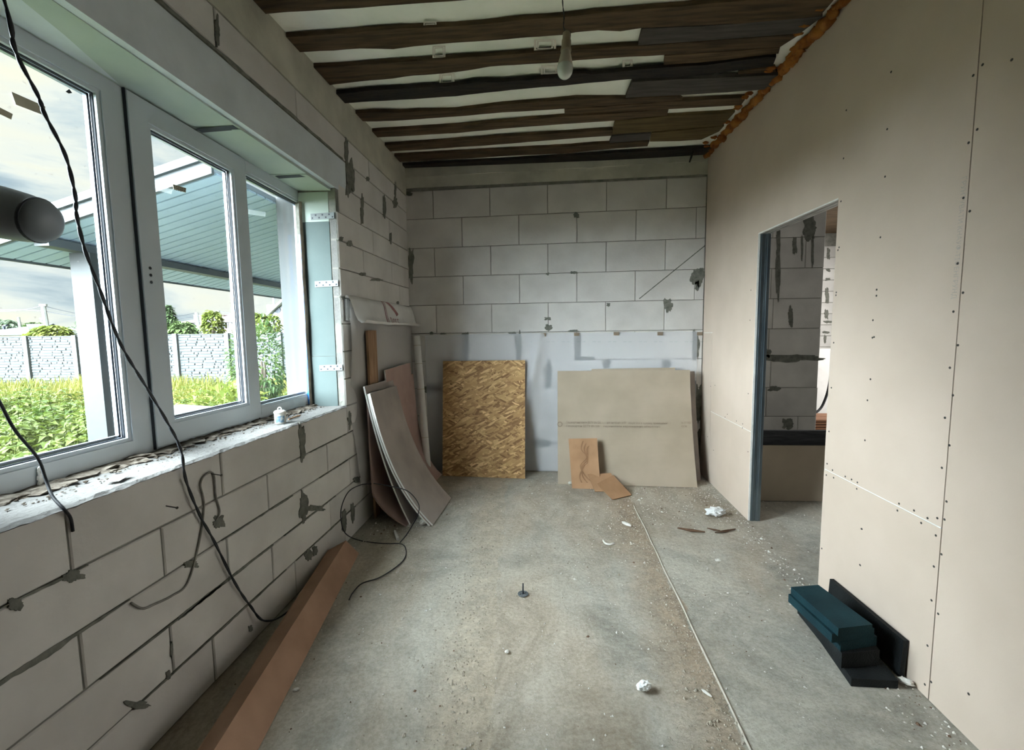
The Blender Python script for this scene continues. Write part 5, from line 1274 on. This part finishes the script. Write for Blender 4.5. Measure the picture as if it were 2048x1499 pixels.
chunk(1142, 968, 14, 'white chip at the foot of the printed tan sheet', 'chip_white', 'debris', .4, .3, 'plaster_chip', .5, .5)
p = onZ(1217, 1084); mb = MB(); mb.tube(spline([onZ(1206, 1079, .004), onZ(1211, 1086, .004), onZ(1220, 1088, .004), onZ(1229, 1085, .004)], 5), [.002]+[.007]*14+[.002], 6)
tag(mb.build('plaster_curl', 'chip_white'), 'curved white shaving on the floor left of the seam', 'debris')
for k, (a, b, w, lb) in enumerate((((1355, 1055), (1410, 1063), .012, 'longest dark wood splinter on the floor before the doorway'), ((1430, 1064), (1471, 1057), .010, 'dark wood splinter on the floor near the styrofoam lump'), ((1414, 1055), (1440, 1060), .007, 'shortest dark wood splinter lying between the two longer ones'))):
    tag(MB().tube([onZ(*a, .007), onZ((a[0]+b[0])/2, (a[1]+b[1])/2+1, .009), onZ(*b, .006)], [w*.4, w, w*.4], 5).build('wood_splinter', 'timber_floor'), lb, 'splinter')
p = onZ(795, 1070); tag(MB().tube([onZ(790, 1062, .012), onZ(796, 1078, .012)], .012, 8).build('plastic_plug', 'tub_white'), 'pale plastic plug lying before the leaning sheets', 'plug')
def chips(name, label, n, fx, mat, r0, r1):
    mb = MB()
    for k in range(n):
        x, y = fx(); r = random.uniform(r0, r1)*(2.0 if random.random() < .06 else 1); a = random.uniform(0, 3.1); e_ = random.uniform(.45, 1)
        ca, sa_ = math.cos(a)*r, math.sin(a)*r; h = r*random.uniform(.5, 1)
        mb.add([(x+ca, y+sa_, 0), (x-sa_*e_, y+ca*e_, .0), (x-ca, y-sa_, 0), (x+sa_*e_, y-ca*e_, 0), (x+ca*.2, y+sa_*.2, h)], [(0, 1, 4), (1, 2, 4), (2, 3, 4), (3, 0, 4)])
    tag(mb.build(name, mat), label, 'debris', kind='stuff')
def field():
    while True:
        x, y = random.uniform(-1.35, 1.49), random.uniform(.9, 4.55)
        if noise.noise(Vector((x*1.1, y*1.1, 9)))+random.uniform(-.3, .5) > 0: return x, y
def strip_pt():
    t = random.random()
    if t < .45: y = random.uniform(1.0, 4.2); return -.42-.06*(y-2.5)+random.gauss(0, .09), y
    y = random.uniform(.95, 3.6); a, b = onZ(1268, 1010), onZ(1502, 1499); k = (y-a.y)/(b.y-a.y)
    return a.x+(b.x-a.x)*k-abs(random.gauss(0, .11)), y
def corner():
    t = random.random()
    if t < .45: y = random.uniform(1.2, 4.4); return xr(y)-abs(random.gauss(0, .10))-.01, y
    if t < .8: return random.uniform(.6, 1.6)+random.gauss(0, .08), random.uniform(3.3, 4.2)
    return random.uniform(-1.35, -.9), random.uniform(2.9, 3.6)
chips('white_chips', 'scattered tiny white plaster chips all over the floor', 950, field, 'chip_white', .0022, .0068)
chips('edge_chips', 'dense white crumbs along the partition foot and doorway', 900, corner, 'chip_white', .0022, .0075)
chips('doorway_crumbs', 'white crumbs on the floor beyond the doorway', 160, lambda: (random.uniform(1.72, 2.6), random.uniform(2.9, 4.0)), 'chip_white', .002, .007)
pm('crumb', (.36, .31, .24), (.52, .47, .39), 9, .95)
chips('dirt_crumbs', 'beige dirt crumbs trodden along the seam and down the room', 2200, strip_pt, 'crumb', .0018, .0065)
chips('brown_grit', 'dark brown grit scattered over the concrete floor', 700, lambda: corner() if random.random() < .55 else field(), 'chip_brown', .0018, .0055)

# ---- beyond the doorway
a, b = onZ(1510, 1001), onZ(1660, 1003)
yy = a.y; gy = 3.98
gp_ = thing('plasterboard_sheet', 'low tan plasterboard sheet standing on the floor beyond the doorway', 'plasterboard', (2.2, yy, 0))
zt = onY(1580, 891, yy+.12).z
mb = MB(); mb.hexa([(1.80, yy, .002), (2.62, yy, .002), (2.62, yy+.12, zt), (1.80, yy+.12, zt)], (0, .0125, .001)); mb.build('board', 'drywall_back', gp_)
zt2 = onY(1580, 861, yy+.20).z
mb = MB(); mb.hexa([(1.78, yy+.175, 0), (2.80, yy+.175, 0), (2.80, yy+.20, zt2), (1.78, yy+.20, zt2)], (0, .04, 0))
tag(mb.build('wide_plank', 'plank_charcoal'), 'wide charcoal plank on edge behind the low sheet beyond doorway', 'plank')
# things at the far end of the next room
def far_slab(px, Y0, Y1, zb, zt_, mat, name, label, cat):
    x0_, x1_ = onY(px[0], 760, Y0).x, onY(px[1], 760, Y0).x
    tag(MB().hexa([(x0_, Y0, zb), (x1_, Y0, zb), (x1_, Y1, zt_), (x0_, Y1, zt_)], (0, .03, 0)).build(name, mat), label, cat)
zt_ = onY(1645, 697, 7.4).z
far_slab((1600, 1720), 7.0, 7.4, .0, zt_, 'white_paper', 'white_sheet', 'tall white sheet leaning deep in the next room', 'sheet')
tw = onY(1646, 827, 6.5).z
ts = thing('timber_pile', 'reddish timber pile deep in the next room beyond the doorway', 'timber', (3.9, 6.4, 0))
pm('timber_red', (.30, .14, .08), (.42, .22, .13), 6, .85, .2, 30, stretch=(1, 6, 6))
nrow = 8
for i in range(nrow):
    z_ = tw*i/nrow; MB().box((2.95+.02*(i % 3), 6.1, z_), (5.0-.03*(i % 2), 6.35, z_+tw/nrow-.012)).build('timber_board', 'timber_red', ts)
    MB().box((2.95-.02*(i % 2), 6.36, z_), (5.0, 6.6, z_+tw/nrow-.010)).build('timber_board', 'timber_red', ts)
ho = MB(); pts = spline([onY(1665, 690, 6.9), onY(1662, 740, 6.85), onY(1656, 780, 6.8), onY(1644, 812, 6.75), onY(1630, 826, 6.7)], 8)
pts[-1].z = max(pts[-1].z, tw+.02)
tag(ho.tube(pts, .018, 8).build('dark_hose', 'black_cable'), 'dark hose curving down before the white sheet beyond the doorway', 'hose')
# writing stamped along the panel joint
vs, fs = text_mesh('ҐРУНТУВАТИ КНАУФ-ТІФЕНГРУНД', 1.0); wmax = max(p.x for p in vs)
P0, P1 = onR(1930, 352, .0), onR(1909, 597, .0)
def rt(p):
    t = p.x/wmax; z = P0.z+(P1.z-P0.z)*t; y = P0.y-.028+(P1.y-P0.y)*t-p.y*.028+.028
    return PR(y+.012, z, -.0006)
MB().add([rt(p) for p in vs], fs).build('printed_line', 'print_ink_wall', wall_right)
